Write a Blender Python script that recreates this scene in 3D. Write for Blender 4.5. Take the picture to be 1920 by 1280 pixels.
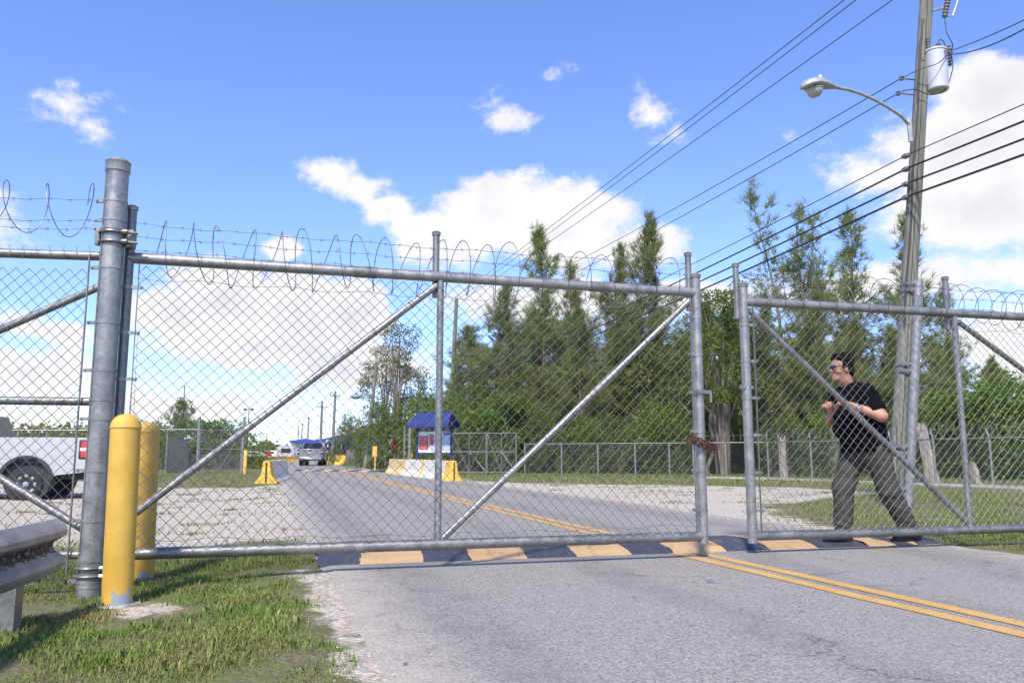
import bpy, bmesh, math, random
import numpy as np
from mathutils import Vector, Matrix
from mathutils.geometry import tessellate_polygon
random.seed(7); rng = np.random.default_rng(11)
for o in list(bpy.data.objects): bpy.data.objects.remove(o)
SC = bpy.context.scene
COL = SC.collection
R = math.radians

# ---------------------------------------------------------------- camera
FPX, PITCH, CAMZ = 1530.0, R(7.89), 0.86
cd = bpy.data.cameras.new('camera'); cam = bpy.data.objects.new('camera', cd); COL.objects.link(cam)
cam.location = (0, 0, CAMZ); cam.rotation_euler = (R(90) + PITCH, 0, 0)
cd.sensor_width = 36; cd.lens = 36 * FPX / 1920; cd.clip_start = 0.05; cd.clip_end = 9000
SC.camera = cam
# ---------------------------------------------------------------- sun, exposure
SUN_EL, SUN_AZ = R(50), R(192)       # azimuth measured from +Y clockwise: almost straight behind the camera
sd = bpy.data.lights.new('sun', 'SUN'); sd.energy = 4.1; sd.angle = R(6); sd.color = (1.0, 0.91, 0.77)
so = bpy.data.objects.new('sun', sd); COL.objects.link(so)
sdir = Vector((math.sin(SUN_AZ) * math.cos(SUN_EL), math.cos(SUN_AZ) * math.cos(SUN_EL), math.sin(SUN_EL)))
so.rotation_euler = sdir.to_track_quat('Z', 'Y').to_euler(); so.location = sdir * 60
SC.view_settings.view_transform = 'Standard'; SC.view_settings.look = 'None'
SC.view_settings.exposure = 0.55; SC.view_settings.gamma = 1; SC.view_settings.use_curve_mapping = False

# ---------------------------------------------------------------- photogrammetry: pixel of the 1920x1280 photograph -> place
def ray(px, py):
    x = (px - 960) / FPX; y = (640 - py) / FPX
    c, s = math.cos(PITCH), math.sin(PITCH)
    return Vector((x, c - y * s, s + y * c))
def G(px, py, z=0.0):
    d = ray(px, py); t = (z - CAMZ) / d.z
    return Vector((d.x * t, d.y * t, z))
def at(px, py, Y):
    d = ray(px, py); t = Y / d.y
    return Vector((d.x * t, Y, CAMZ + d.z * t))

# ---------------------------------------------------------------- node helper
class NT:
    def __init__(s, tree): s.t = tree; s.n = tree.nodes; s.l = tree.links
    def node(s, typ, **kw):
        n = s.n.new(typ)
        for k, v in kw.items(): setattr(n, k, v)
        return n
    def put(s, sock, v):
        if v is None: return
        if isinstance(v, (int, float)):
            sock.default_value = v if sock.type == 'VALUE' else ((v, v, v) if sock.type == 'VECTOR' else (v, v, v, 1))
        elif isinstance(v, (tuple, list, Vector)):
            v = tuple(v)
            if sock.type == 'RGBA' and len(v) == 3: v = v + (1,)
            sock.default_value = v
        else: s.l.new(v, sock)
    def math(s, op, a, b=None, c=None, clamp=False):
        n = s.node('ShaderNodeMath', operation=op, use_clamp=clamp)
        for i, v in enumerate((a, b, c)): s.put(n.inputs[i], v)
        return n.outputs[0]
    def vmath(s, op, a, b=None, c=None, out=0):
        n = s.node('ShaderNodeVectorMath', operation=op)
        for i, v in enumerate((a, b, c)):
            if v is not None: s.put(n.inputs[i], v)
        return n.outputs[out]
    def mix(s, f, a, b, blend='MIX'):
        n = s.node('ShaderNodeMix', data_type='RGBA', blend_type=blend); n.clamp_factor = True
        s.put(n.inputs[0], f); s.put(n.inputs[6], a); s.put(n.inputs[7], b)
        return n.outputs[2]
    def noise(s, vec, scale, detail=3, rough=0.55, col=False):
        n = s.node('ShaderNodeTexNoise'); s.put(n.inputs['Vector'], vec)
        n.inputs['Scale'].default_value = scale; n.inputs['Detail'].default_value = detail; n.inputs['Roughness'].default_value = rough
        return n.outputs[1 if col else 0]
    def voro(s, vec, scale, out=0, feature='F1'):
        n = s.node('ShaderNodeTexVoronoi', feature=feature); s.put(n.inputs['Vector'], vec); n.inputs['Scale'].default_value = scale
        return n.outputs[out]
    def ramp(s, f, a, b, lo=0.0, hi=1.0):
        n = s.node('ShaderNodeMapRange', interpolation_type='SMOOTHSTEP'); s.put(n.inputs[0], f)
        s.put(n.inputs[1], a); s.put(n.inputs[2], b); s.put(n.inputs[3], lo); s.put(n.inputs[4], hi)
        return n.outputs[0]
    def obj(s): return s.node('ShaderNodeTexCoord').outputs['Object']
    def gen(s): return s.node('ShaderNodeTexCoord').outputs['Generated']
    def pos(s): return s.node('ShaderNodeNewGeometry').outputs['Position']
    def rand(s): return s.node('ShaderNodeObjectInfo').outputs['Random']
    def attr(s, name): return s.node('ShaderNodeAttribute', attribute_name=name).outputs['Fac']
    def bump(s, h, strength, dist):
        n = s.node('ShaderNodeBump'); n.inputs['Strength'].default_value = strength; n.inputs['Distance'].default_value = dist
        s.put(n.inputs['Height'], h); return n.outputs[0]
MATS = {}
def mat(name, fn=None, color=None, rough=0.6, metal=0.0, var=0.0, scale=6.0, **extra):
    if name in MATS: return MATS[name]
    m = bpy.data.materials.new(name); m.use_nodes = True
    nt = NT(m.node_tree); b = m.node_tree.nodes['Principled BSDF']
    b.inputs['Roughness'].default_value = rough; b.inputs['Metallic'].default_value = metal
    for k, v in extra.items(): nt.put(b.inputs[k.replace('_', ' ')], v)
    if color is not None:
        if var > 0:
            n = nt.noise(nt.obj(), scale, 5, 0.6)
            c = nt.mix(nt.ramp(n, 0.3, 0.7), tuple(max(0, x * (1 - var)) for x in color), tuple(min(1, x * (1 + var)) for x in color))
            nt.put(b.inputs['Base Color'], c)
        else: nt.put(b.inputs['Base Color'], color)
    if fn: fn(nt, b)
    MATS[name] = m
    return m

# ---------------------------------------------------------------- world: physical sky with broken cumulus
w = bpy.data.worlds.new('World'); SC.world = w; w.use_nodes = True
nt = NT(w.node_tree); bg = w.node_tree.nodes['Background']
sky = nt.node('ShaderNodeTexSky', sky_type='NISHITA'); sky.sun_disc = False
sky.sun_elevation = SUN_EL; sky.sun_rotation = SUN_AZ; sky.air_density = 1.0; sky.dust_density = 0.25; sky.ozone_density = 2.2
dirv = nt.node('ShaderNodeTexCoord').outputs['Generated']
sep = nt.node('ShaderNodeSeparateXYZ'); nt.l.new(dirv, sep.inputs[0])
az = nt.math('MULTIPLY', nt.math('ARCTAN2', sep.outputs[0], sep.outputs[1]), 57.2958)
el = nt.math('MULTIPLY', nt.math('ARCSINE', sep.outputs[2]), 57.2958)
cmb = nt.node('ShaderNodeCombineXYZ'); nt.l.new(az, cmb.inputs[0]); nt.l.new(el, cmb.inputs[1])
ae = cmb.outputs[0]
def azel(px, py):
    d = ray(px, py).normalized(); return math.degrees(math.atan2(d.x, d.y)), math.degrees(math.asin(d.z))
# each cumulus the photograph shows: pixel centre, half sizes, density
CL = [(120, 195, 105, 58, .56), (170, 238, 60, 40, .5), (945, 222, 95, 46, .56), (1040, 150, 70, 38, .34), (1225, 215, 70, 52, .38), (1265, 245, 50, 30, .34), (1480, 262, 50, 34, .34),
      (625, 325, 80, 40, .60), (680, 355, 80, 42, .75), (735, 390, 80, 44, .85), (790, 425, 90, 45, .9), (930, 400, 150, 85, 1.0), (1060, 430, 150, 85, .95), (1190, 470, 130, 50, .85), (860, 450, 120, 60, .9),
      (530, 466, 46, 28, 1.1), (435, 520, 45, 22, .8), (330, 590, 85, 55, 1.15), (430, 570, 120, 80, 1.3), (560, 585, 130, 92, 1.4), (650, 590, 75, 80, 1.3), (480, 650, 220, 46, 1.15), (640, 685, 140, 45, 1.1), (770, 690, 60, 50, .6),
      (340, 770, 110, 28, .75), (240, 755, 55, 32, .65), (430, 768, 75, 30, .75), (50, 700, 130, 45, .85), (115, 620, 60, 26, .65), (20, 600, 50, 26, .65), (20, 780, 200, 30, .6), (-150, 420, 150, 70, .7),
      (1870, 190, 110, 75, 1.0), (1800, 280, 150, 90, 1.1), (1620, 330, 95, 55, .72), (1890, 390, 200, 80, .95), (1740, 400, 130, 70, .75), (1700, 530, 230, 60, .75),
      (1960, 640, 200, 80, .9), (1280, 560, 180, 50, .7), (1000, 560, 200, 60, .6), (2150, 250, 200, 120, 1.0)]
field = None
for (cx, cy, rx, ry, den) in CL:
    a0, e0 = azel(cx, cy); sa = rx / FPX * 57.3 * 1.25; se = ry / FPX * 57.3 * 1.25
    v = nt.vmath('MULTIPLY_ADD', ae, (1 / sa, 1 / se, 0), (-a0 / sa, -e0 / se, 0))
    L = nt.vmath('LENGTH', v, out=1)
    b = nt.math('MULTIPLY_ADD', L, -den, den)
    field = b if field is None else nt.math('SMOOTH_MAX', field, b, 0.15)
# the same broken cloud goes on round the rest of the sky
flat = nt.vmath('DIVIDE', dirv, nt.node('ShaderNodeCombineXYZ').outputs[0])
zc = nt.math('MAXIMUM', sep.outputs[2], 0.06)
pl = nt.node('ShaderNodeCombineXYZ'); nt.put(pl.inputs[0], nt.math('DIVIDE', sep.outputs[0], zc)); nt.put(pl.inputs[1], nt.math('DIVIDE', sep.outputs[1], zc)); pl.inputs[2].default_value = 3.1
big = nt.noise(pl.outputs[0], 0.75, 5, 0.55)
outside = nt.math('MAXIMUM', nt.ramp(nt.math('ABSOLUTE', az), 38, 46), nt.ramp(el, 34, 44))
gen = nt.math('MULTIPLY', nt.math('MULTIPLY_ADD', big, 3.4, -1.75), outside)
gen = nt.math('ADD', gen, nt.math('MULTIPLY', nt.math('SUBTRACT', 1.0, outside), -1.0))
field = nt.math('MAXIMUM', field, gen)
warp = nt.noise(dirv, 9, 6, 0.62)
fine = nt.noise(nt.vmath('MULTIPLY', dirv, (1, 1, 1.6)), 22, 6, 0.65)
dens = nt.math('ADD', field, nt.math('MULTIPLY_ADD', warp, 1.15, -0.575))
dens = nt.math('ADD', dens, nt.math('MULTIPLY_ADD', fine, 0.95, -0.475))
cov = nt.ramp(dens, 0.14, 0.50)
cov = nt.math('MULTIPLY', cov, nt.ramp(el, -1.0, 1.5))
thick = nt.ramp(nt.math('ADD', dens, nt.math('MULTIPLY_ADD', nt.noise(nt.vmath('ADD', dirv, (0, 0, 0.035)), 7, 4, 0.6), 2.2, -1.2)), 0.35, 1.25)
CLOUD_HI, CLOUD_LO = (5.7, 5.55, 5.45), (4.7, 4.65, 4.85)
ccol = nt.mix(thick, CLOUD_HI, CLOUD_LO)
skyc = nt.mix(1.0, sky.outputs[0], (.98, 1.07, 1.52, 1), 'MULTIPLY')
nt.put(bg.inputs[0], nt.mix(nt.math('MULTIPLY', cov, 0.96), skyc, ccol)); bg.inputs[1].default_value = 0.125
w.node_tree.nodes.remove(flat.node)

# ---------------------------------------------------------------- mesh helpers
class MB:
    def __init__(s): s.v = []; s.f = []; s.m = []
    def add(s, vs, fs, mi=0):
        o = len(s.v); s.v += [tuple(v) for v in vs]; s.f += [tuple(i + o for i in f) for f in fs]; s.m += [mi] * len(fs); return s
    def box(s, c, size, rot=None, mi=0):
        hx, hy, hz = size[0] / 2, size[1] / 2, size[2] / 2
        vs = [Vector((x, y, z)) for z in (-hz, hz) for y in (-hy, hy) for x in (-hx, hx)]
        if rot is not None: vs = [rot @ v for v in vs]
        c = Vector(c)
        return s.add([v + c for v in vs], [(0, 2, 3, 1), (4, 5, 7, 6), (0, 1, 5, 4), (2, 6, 7, 3), (0, 4, 6, 2), (1, 3, 7, 5)], mi)
    def bar(s, a, b, wdt, hgt, up=Vector((0, 0, 1)), mi=0):
        a = Vector(a); b = Vector(b); d = b - a; L = d.length; x = d.normalized(); y = up.cross(x)
        if y.length < 1e-4: y = Vector((0, 1, 0)).cross(x)
        y.normalize(); z = x.cross(y)
        rot = Matrix((x, y, z)).transposed()
        return s.box((a + b) / 2, (L, wdt, hgt), rot, mi)
    def tube(s, pts, r, n=8, cap=True, mi=0):
        pts = [Vector(p) for p in pts]; k = len(pts)
        rs = list(r) if isinstance(r, (list, tuple)) else [r] * k
        t0 = (pts[1] - pts[0]).normalized(); ref = Vector((0, 0, 1)) if abs(t0.z) < 0.9 else Vector((1, 0, 0))
        u = ref.cross(t0).normalized(); vs = []
        for i, p in enumerate(pts):
            t = (pts[min(i + 1, k - 1)] - pts[max(i - 1, 0)]).normalized()
            u = (u - t * u.dot(t)); u = u.normalized() if u.length > 1e-6 else t.orthogonal().normalized()
            w_ = t.cross(u)
            for j in range(n):
                a = 2 * math.pi * j / n; vs.append(p + (u * math.cos(a) + w_ * math.sin(a)) * rs[i])
        fs = [(i * n + j, i * n + (j + 1) % n, (i + 1) * n + (j + 1) % n, (i + 1) * n + j) for i in range(k - 1) for j in range(n)]
        if cap: fs += [tuple(range(n - 1, -1, -1)), tuple((k - 1) * n + j for j in range(n))]
        return s.add(vs, fs, mi)
    def lathe(s, prof, origin=(0, 0, 0), axis=Vector((0, 0, 1)), n=24, mi=0):
        axis = Vector(axis).normalized(); u = axis.orthogonal().normalized(); w_ = axis.cross(u); o = Vector(origin); vs = []
        for (r, h) in prof:
            for j in range(n):
                a = 2 * math.pi * j / n; vs.append(o + axis * h + (u * math.cos(a) + w_ * math.sin(a)) * r)
        k = len(prof)
        fs = [(i * n + j, i * n + (j + 1) % n, (i + 1) * n + (j + 1) % n, (i + 1) * n + j) for i in range(k - 1) for j in range(n)]
        if prof[0][0] > 1e-4: fs.append(tuple(range(n - 1, -1, -1)))
        if prof[-1][0] > 1e-4: fs.append(tuple((k - 1) * n + j for j in range(n)))
        return s.add(vs, fs, mi)
    def prism(s, poly, o, u, v, nrm, mi=0):
        """2D outline poly in axes u,v at o, extruded by vector nrm"""
        o = Vector(o); u = Vector(u); v = Vector(v); nrm = Vector(nrm); k = len(poly)
        base = [o + u * a + v * b for a, b in poly]; vs = base + [p + nrm for p in base]
        tri = tessellate_polygon([[Vector((a, b, 0)) for a, b in poly]])
        fs = [tuple(t[::-1]) for t in tri] + [tuple(i + k for i in t) for t in tri]
        fs += [(i, (i + 1) % k, (i + 1) % k + k, i + k) for i in range(k)]
        return s.add(vs, fs, mi)
    def build(s, name, m, parent=None, smooth=True, bevel=0, flip=False, fix=True):
        me = bpy.data.meshes.new(name); me.from_pydata(s.v, [], s.f)
        ms = m if isinstance(m, (list, tuple)) else [m]
        for x in ms: me.materials.append(x)
        if len(ms) > 1: me.polygons.foreach_set('material_index', s.m)
        if fix:
            bm = bmesh.new(); bm.from_mesh(me); bmesh.ops.recalc_face_normals(bm, faces=bm.faces); bm.to_mesh(me); bm.free()
        me.polygons.foreach_set('use_smooth', [bool(smooth)] * len(me.polygons))
        if smooth: me.set_sharp_from_angle(angle=R(40))
        me.update()
        o = bpy.data.objects.new(name, me); COL.objects.link(o)
        if parent is not None: o.parent = parent; o.matrix_parent_inverse = parent.matrix_world.inverted() if False else Matrix.Translation(-Vector(parent.location)) if not parent.get('_local') else Matrix.Identity(4)
        if bevel:
            md = o.modifiers.new('bevel', 'BEVEL'); md.width = bevel; md.segments = 2; md.limit_method = 'ANGLE'; md.angle_limit = R(35)
        return o
def from_np(name, V, F, m, parent=None, smooth=False):
    me = bpy.data.meshes.new(name); V = np.asarray(V, np.float32); F = np.asarray(F, np.int32)
    me.vertices.add(len(V)); me.vertices.foreach_set('co', V.ravel())
    k = F.shape[1]; me.loops.add(F.size); me.loops.foreach_set('vertex_index', F.ravel())
    me.polygons.add(len(F)); me.polygons.foreach_set('loop_start', np.arange(0, F.size, k, dtype=np.int32)); me.polygons.foreach_set('loop_total', np.full(len(F), k, np.int32))
    me.polygons.foreach_set('use_smooth', [smooth] * len(F)); me.materials.append(m); me.update(calc_edges=True); me.validate()
    o = bpy.data.objects.new(name, me); COL.objects.link(o)
    if parent is not None: o.parent = parent; o.matrix_parent_inverse = Matrix.Identity(4) if parent.get('_local') else Matrix.Translation(-Vector(parent.location))
    return o
def tag(o, label=None, cat=None, group=None, kind=None):
    for k, v in (('label', label), ('category', cat), ('group', group), ('kind', kind)):
        if v: o[k] = v
    return o
def empty(name, loc, label=None, cat=None, group=None, rz=0.0, local=False):
    """an Empty at a thing's base; local=True: its parts are modelled in the thing's own axes"""
    o = bpy.data.objects.new(name, None); COL.objects.link(o); o.location = loc; o.rotation_euler = (0, 0, rz); o.empty_display_size = 0.2
    if local: o['_local'] = 1
    return tag(o, label, cat, group)
def copy_tree(o, parent=None):
    c = o.copy(); COL.objects.link(c)
    if parent is not None: c.parent = parent
    for ch in o.children: copy_tree(ch, c)
    return c
def lerp(a, b, t): return a + (b - a) * t
# ================================================================ materials
def galv(nt, b, base=0.40, dark=0.22):
    o = nt.obj()
    sp = nt.voro(o, 70, 1); n = nt.noise(o, 9, 5, 0.6); st = nt.noise(nt.vmath('MULTIPLY', o, (30, 30, 1.5)), 1.0, 4)
    g = nt.math('ADD', nt.math('MULTIPLY', nt.vmath('DOT_PRODUCT', sp, (.33, .33, .33), out=1), 0.30), nt.math('MULTIPLY', n, 0.7))
    c = nt.mix(nt.ramp(g, 0.25, 0.75), (dark, dark * 1.0, dark * .96), (base, base * .99, base * .94))
    c = nt.mix(nt.ramp(st, 0.62, 0.75, 0, .45), c, (.20, .19, .17))
    nt.put(b.inputs['Base Color'], c); nt.put(b.inputs['Roughness'], nt.ramp(n, 0.3, 0.7, 0.36, 0.58)); b.inputs['Metallic'].default_value = 0.65
    nt.put(b.inputs['Normal'], nt.bump(sp, 0.06, 0.002))
M_GALV = mat('galvanised_steel', galv)
M_GALV_D = mat('weathered_galvanised_steel', lambda n, b: galv(n, b, .31, .16))
M_WIRE = mat('galvanised_wire', color=(.16, .16, .165), rough=.5, metal=.3, var=.25, scale=3)
M_BARB = mat('barbed_wire_steel', color=(.17, .165, .17), rough=.5, metal=.6, var=.3, scale=5)
M_RUST = mat('rusty_chain', color=(.09, .035, .022), rough=.85, metal=.2, var=.5, scale=60)
def yellow(nt, b):
    o = nt.obj(); n = nt.noise(o, 5, 6, .65); f = nt.noise(o, 45, 4, .6)
    c = nt.mix(nt.ramp(n, .3, .75), (.55, .33, .045), (.66, .42, .080))
    c = nt.mix(nt.ramp(f, .66, .74, 0, .5), c, (.45, .30, .10))
    z = nt.node('ShaderNodeSeparateXYZ'); nt.l.new(o, z.inputs[0])
    chip = nt.math('ADD', nt.noise(o, 9, 5, .6), nt.ramp(z.outputs[2], .05, .34, .075, -.25))
    chips = nt.ramp(chip, .605, .62)
    c = nt.mix(chips, c, (.30, .33, .38))
    streak = nt.noise(nt.vmath('MULTIPLY', o, (26, 26, .8)), 1, 3); c = nt.mix(nt.ramp(streak, .6, .8, 0, .25), c, (.35, .24, .10))
    sc = nt.noise(nt.vmath('MULTIPLY', o, (3, 3, 16)), 2.2, 5, .7); c = nt.mix(nt.ramp(sc, .60, .72, 0, .5), c, (.30, .20, .07)); c = nt.mix(nt.ramp(nt.noise(o, 16, 5, .7), .68, .73, 0, .8), c, (.24, .22, .18)); nt.put(b.inputs['Base Color'], c); nt.put(b.inputs['Roughness'], nt.ramp(n, .3, .7, .45, .7)); nt.put(b.inputs['Normal'], nt.bump(nt.math('SUBTRACT', nt.math('MULTIPLY', f, .25), chips), .25, .004))
M_YEL = mat('yellow_bollard_paint', yellow)
def asphalt(nt, b):
    o = nt.pos(); g = nt.voro(o, 95, 1); gd = nt.voro(o, 95, 0); n = nt.noise(o, .55, 5, .6); m2 = nt.noise(o, 3.2, 5, .65); fi = nt.noise(o, 180, 2)
    sp = nt.vmath('DOT_PRODUCT', g, (.33, .33, .33), out=1)
    c = nt.mix(nt.ramp(sp, .2, .8), (.158, .149, .134), (.350, .332, .298))
    c = nt.mix(nt.ramp(n, .35, .7, 0, .35), c, (.245, .238, .225)); c = nt.mix(nt.ramp(m2, .60, .80, 0, .35), c, (.12, .118, .115))
    c = nt.mix(nt.ramp(fi, .55, .75, 0, .4), c, (.10, .10, .105))
    # tyre-worn wheel tracks and spots of oil
    st = nt.voro(nt.vmath('MULTIPLY', nt.vmath('ADD', o, nt.vmath('MULTIPLY', nt.noise(o, 6, 3, .6, True), (.3, .3, 0))), (1.6, 2.6, 1)), .8, 0)
    c = nt.mix(nt.ramp(st, .018, .04, .6, 0), c, (.045, .045, .05))
    lt = nt.attr('lat'); tw = nt.math('ADD', lt, nt.math('MULTIPLY_ADD', nt.noise(o, .8, 3), .08, -.04)); trk = nt.ramp(nt.math('SINE', nt.math('MULTIPLY_ADD', tw, 25.13, -1.2)), .25, .95)
    c = nt.mix(nt.math('MULTIPLY', trk, nt.ramp(m2, .3, .7, .10, .38)), c, (.105, .102, .10))
    wp = nt.vmath('ADD', o, nt.vmath('MULTIPLY', nt.noise(o, 2.2, 5, .65, True), (.9, .9, 0))); ck = nt.voro(wp, .42, 0, 'DISTANCE_TO_EDGE')
    c = nt.mix(nt.math('MULTIPLY', nt.ramp(ck, .002, .007, .75, 0), nt.ramp(nt.noise(o, .9, 3), .5, .6)), c, (.05, .05, .05))
    e = nt.attr('edge'); sand = nt.math('ADD', nt.math('MULTIPLY', nt.noise(o, 4, 6, .7), 1.0), nt.math('MULTIPLY', e, -.95))
    c = nt.mix(nt.ramp(sand, .02, .5, 0, .8), c, nt.mix(sp, (.27, .245, .205), (.47, .43, .37)))
    nt.put(b.inputs['Base Color'], c); b.inputs['Roughness'].default_value = .85
    nt.put(b.inputs['Normal'], nt.bump(nt.math('MULTIPLY', gd, -1), .55, .008))
M_ASPH = mat('old_asphalt', asphalt)
def linepaint(nt, b):
    o = nt.pos(); n = nt.noise(o, 40, 5, .7); n2 = nt.noise(o, 3, 4, .6); g = nt.vmath('DOT_PRODUCT', nt.voro(o, 95, 1), (.33, .33, .33), out=1)
    c = nt.mix(nt.ramp(n2, .3, .7), (.50, .285, .075), (.58, .345, .10)); c = nt.mix(nt.ramp(nt.math('ADD', n, nt.math('MULTIPLY', g, .15)), .60, .72, 0, .75), c, (.24, .215, .175))
    nt.put(b.inputs['Base Color'], c); b.inputs['Roughness'].default_value = .7; nt.put(b.inputs['Normal'], nt.bump(nt.voro(o, 95, 0), .3, .006))
M_LINE = mat('yellow_line_paint', linepaint)
def bumppaint(dark):
    def fn(nt, b):
        o = nt.pos(); n = nt.noise(o, 30, 5, .7); n2 = nt.noise(o, 2.5, 5, .6); g = nt.vmath('DOT_PRODUCT', nt.voro(o, 110, 1), (.33, .33, .33), out=1)
        if dark: c = nt.mix(nt.ramp(g, .2, .9), (.022, .026, .042), (.085, .092, .125)); c = nt.mix(nt.ramp(n2, .55, .8, 0, .35), c, (.20, .20, .21))
        else: c = nt.mix(nt.ramp(n2, .3, .7), (.48, .315, .15), (.56, .38, .20)); c = nt.mix(nt.ramp(n, .62, .74, 0, .6), c, (.28, .22, .16))
        sm_ = nt.noise(nt.vmath('MULTIPLY', o, (5, 1.2, 1)), 1.6, 5, .65); c = nt.mix(nt.ramp(sm_, .52, .72, 0, .55), c, (.16, .14, .12)); nt.put(b.inputs['Base Color'], c); b.inputs['Roughness'].default_value = .75; nt.put(b.inputs['Normal'], nt.bump(nt.voro(o, 110, 0), .4, .006))
    return fn
M_BNAVY = mat('navy_bump_paint', bumppaint(True)); M_BORG = mat('orange_bump_paint', bumppaint(False))
def groundm(nt, b):
    o = nt.pos(); gr = nt.attr('gravel'); n1 = nt.noise(o, 1.1, 6, .65); n2 = nt.noise(o, 6, 5, .65); pe = nt.voro(o, 38, 1); pd = nt.voro(o, 38, 0)
    pv = nt.vmath('DOT_PRODUCT', pe, (.33, .33, .33), out=1)
    soil = nt.mix(nt.ramp(n2, .3, .7), (.12, .085, .05), (.26, .21, .15))
    turf = nt.mix(nt.ramp(n1, .3, .7), (.085, .125, .025), (.15, .19, .045)); n4 = nt.noise(o, 42, 4, .7); turf = nt.mix(nt.ramp(n4, .38, .62, .1, .65), turf, soil); turf = nt.mix(nt.ramp(n2, .45, .66, 0, .85), turf, nt.mix(nt.ramp(n4, .4, .65), (.07, .05, .03), (.27, .21, .13)))
    stone = nt.mix(nt.ramp(pv, .2, .85), (.34, .30, .245), (.62, .565, .475)); stone = nt.mix(nt.ramp(n1, .5, .8, 0, .5), stone, (.40, .34, .26)); stone = nt.mix(nt.ramp(n2, .62, .75, 0, .55), stone, (.22, .20, .10))
    f = nt.math('ADD', gr, nt.math('ADD', nt.math('MULTIPLY_ADD', n1, 1.6, -.8), nt.math('MULTIPLY_ADD', n2, .9, -.45)))
    nt.put(b.inputs['Base Color'], nt.mix(nt.ramp(f, -.12, .12), turf, stone)); b.inputs['Roughness'].default_value = .95
    nt.put(b.inputs['Normal'], nt.bump(nt.math('ADD', nt.math('ADD', nt.math('MULTIPLY', pd, -.5), n2), nt.math('MULTIPLY', n4, .8)), .9, .03))
M_GROUND = mat('grass_and_limerock_ground', groundm)
def grassm(nt, b):
    o = nt.pos(); n = nt.noise(o, 1.7, 4, .6); h = nt.attr('tint')
    c = nt.mix(h, (.080, .135, .022), (.195, .265, .058)); c = nt.mix(nt.ramp(n, .42, .66, 0, .65), c, (.215, .18, .078)); c = nt.mix(nt.ramp(h, .9, .93), c, (.34, .27, .13))
    nt.put(b.inputs['Base Color'], c); b.inputs['Roughness'].default_value = .6; b.inputs['Specular IOR Level'].default_value = .25
    nt.put(b.inputs['Transmission Weight'], 0.0); nt.put(b.inputs['Subsurface Weight'], 0.0)
M_GRASS = mat('grass_blades', grassm)
def leafm(lo, hi, dry=None):
    def fn(nt, b):
        o = nt.pos(); n = nt.noise(o, .55, 4, .6); t = nt.attr('tint'); r = nt.rand()
        c = nt.mix(t, lo, hi); c = nt.mix(nt.ramp(n, .4, .7, 0, .5), c, tuple(x * .7 for x in hi))
        c = nt.mix(nt.math('MULTIPLY', r, .45), c, (.13, .13, .045))
        if dry: c = nt.mix(nt.ramp(t, .86, .92), c, dry)
        nt.put(b.inputs['Base Color'], c); b.inputs['Roughness'].default_value = .55; b.inputs['Specular IOR Level'].default_value = .3
        tr = nt.node('ShaderNodeBsdfTranslucent'); nt.put(tr.inputs[0], nt.mix(.5, c, hi)); ms = nt.node('ShaderNodeMixShader'); ms.inputs[0].default_value = .38
        nt.l.new(b.outputs[0], ms.inputs[1]); nt.l.new(tr.outputs[0], ms.inputs[2]); nt.l.new(ms.outputs[0], nt.n['Material Output'].inputs[0])
    return fn
M_PINE = mat('casuarina_needles', leafm((.145, .19, .06), (.34, .39, .13), (.27, .21, .10)))
M_BROAD = mat('dark_broad_leaves', leafm((.075, .125, .026), (.19, .255, .060), (.25, .18, .07)))
M_BRIGHT = mat('bright_shrub_leaves', leafm((.075, .15, .018), (.19, .30, .045)))
M_DRY = mat('sparse_brown_leaves', leafm((.09, .11, .035), (.20, .22, .075), (.24, .17, .09)))
def barkm(c0, c1):
    def fn(nt, b):
        o = nt.obj(); st = nt.noise(nt.vmath('MULTIPLY', o, (14, 14, 1.3)), 1, 6, .65); n = nt.noise(o, 2.2, 4, .6)
        nt.put(b.inputs['Base Color'], nt.mix(nt.ramp(nt.math('ADD', nt.math('MULTIPLY', st, .7), nt.math('MULTIPLY', n, .3)), .35, .65), c0, c1)); b.inputs['Roughness'].default_value = .9
        nt.put(b.inputs['Normal'], nt.bump(st, .6, .03))
    return fn
M_BARK = mat('grey_brown_bark', barkm((.09, .072, .055), (.28, .235, .185)))
M_STUMP = mat('pale_dead_wood', barkm((.20, .17, .14), (.46, .41, .36)))
def polewood(nt, b):
    o = nt.obj(); st = nt.noise(nt.vmath('MULTIPLY', o, (22, 22, .55)), 1, 6, .7); cr = nt.noise(nt.vmath('MULTIPLY', o, (9, 9, .22)), 1, 3, .5); n = nt.noise(o, 1.1, 4)
    c = nt.mix(nt.ramp(st, .3, .7), (.105, .104, .088), (.245, .243, .205)); c = nt.mix(nt.ramp(n, .4, .7, 0, .4), c, (.20, .225, .15)); c = nt.mix(nt.ramp(cr, .60, .68, 0, .8), c, (.06, .05, .04))
    nt.put(b.inputs['Base Color'], c); b.inputs['Roughness'].default_value = .85; nt.put(b.inputs['Normal'], nt.bump(nt.math('SUBTRACT', st, nt.ramp(cr, .6, .68)), .5, .02))
M_POLE = mat('weathered_pole_wood', polewood)
M_PLANK = mat('grey_fence_wood', barkm((.13, .11, .09), (.30, .27, .23)))
def concm(nt, b):
    o = nt.obj(); n = nt.noise(o, 3, 6, .65); s = nt.noise(nt.vmath('MULTIPLY', o, (4, 4, .8)), 1.4, 4)
    c = nt.mix(nt.ramp(n, .3, .7), (.58, .54, .45), (.76, .73, .66)); c = nt.mix(nt.ramp(s, .55, .75, 0, .5), c, (.36, .31, .22)); nt.put(b.inputs['Base Color'], c); b.inputs['Roughness'].default_value = .85; nt.put(b.inputs['Normal'], nt.bump(n, .2, .01))
M_CONC = mat('white_painted_concrete', concm)
M_CONCG = mat('bare_concrete', color=(.42, .40, .37), rough=.9, var=.25, scale=9)
M_CYEL = mat('yellow_painted_concrete', color=(.74, .47, .075), rough=.75, var=.14, scale=4)
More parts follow.
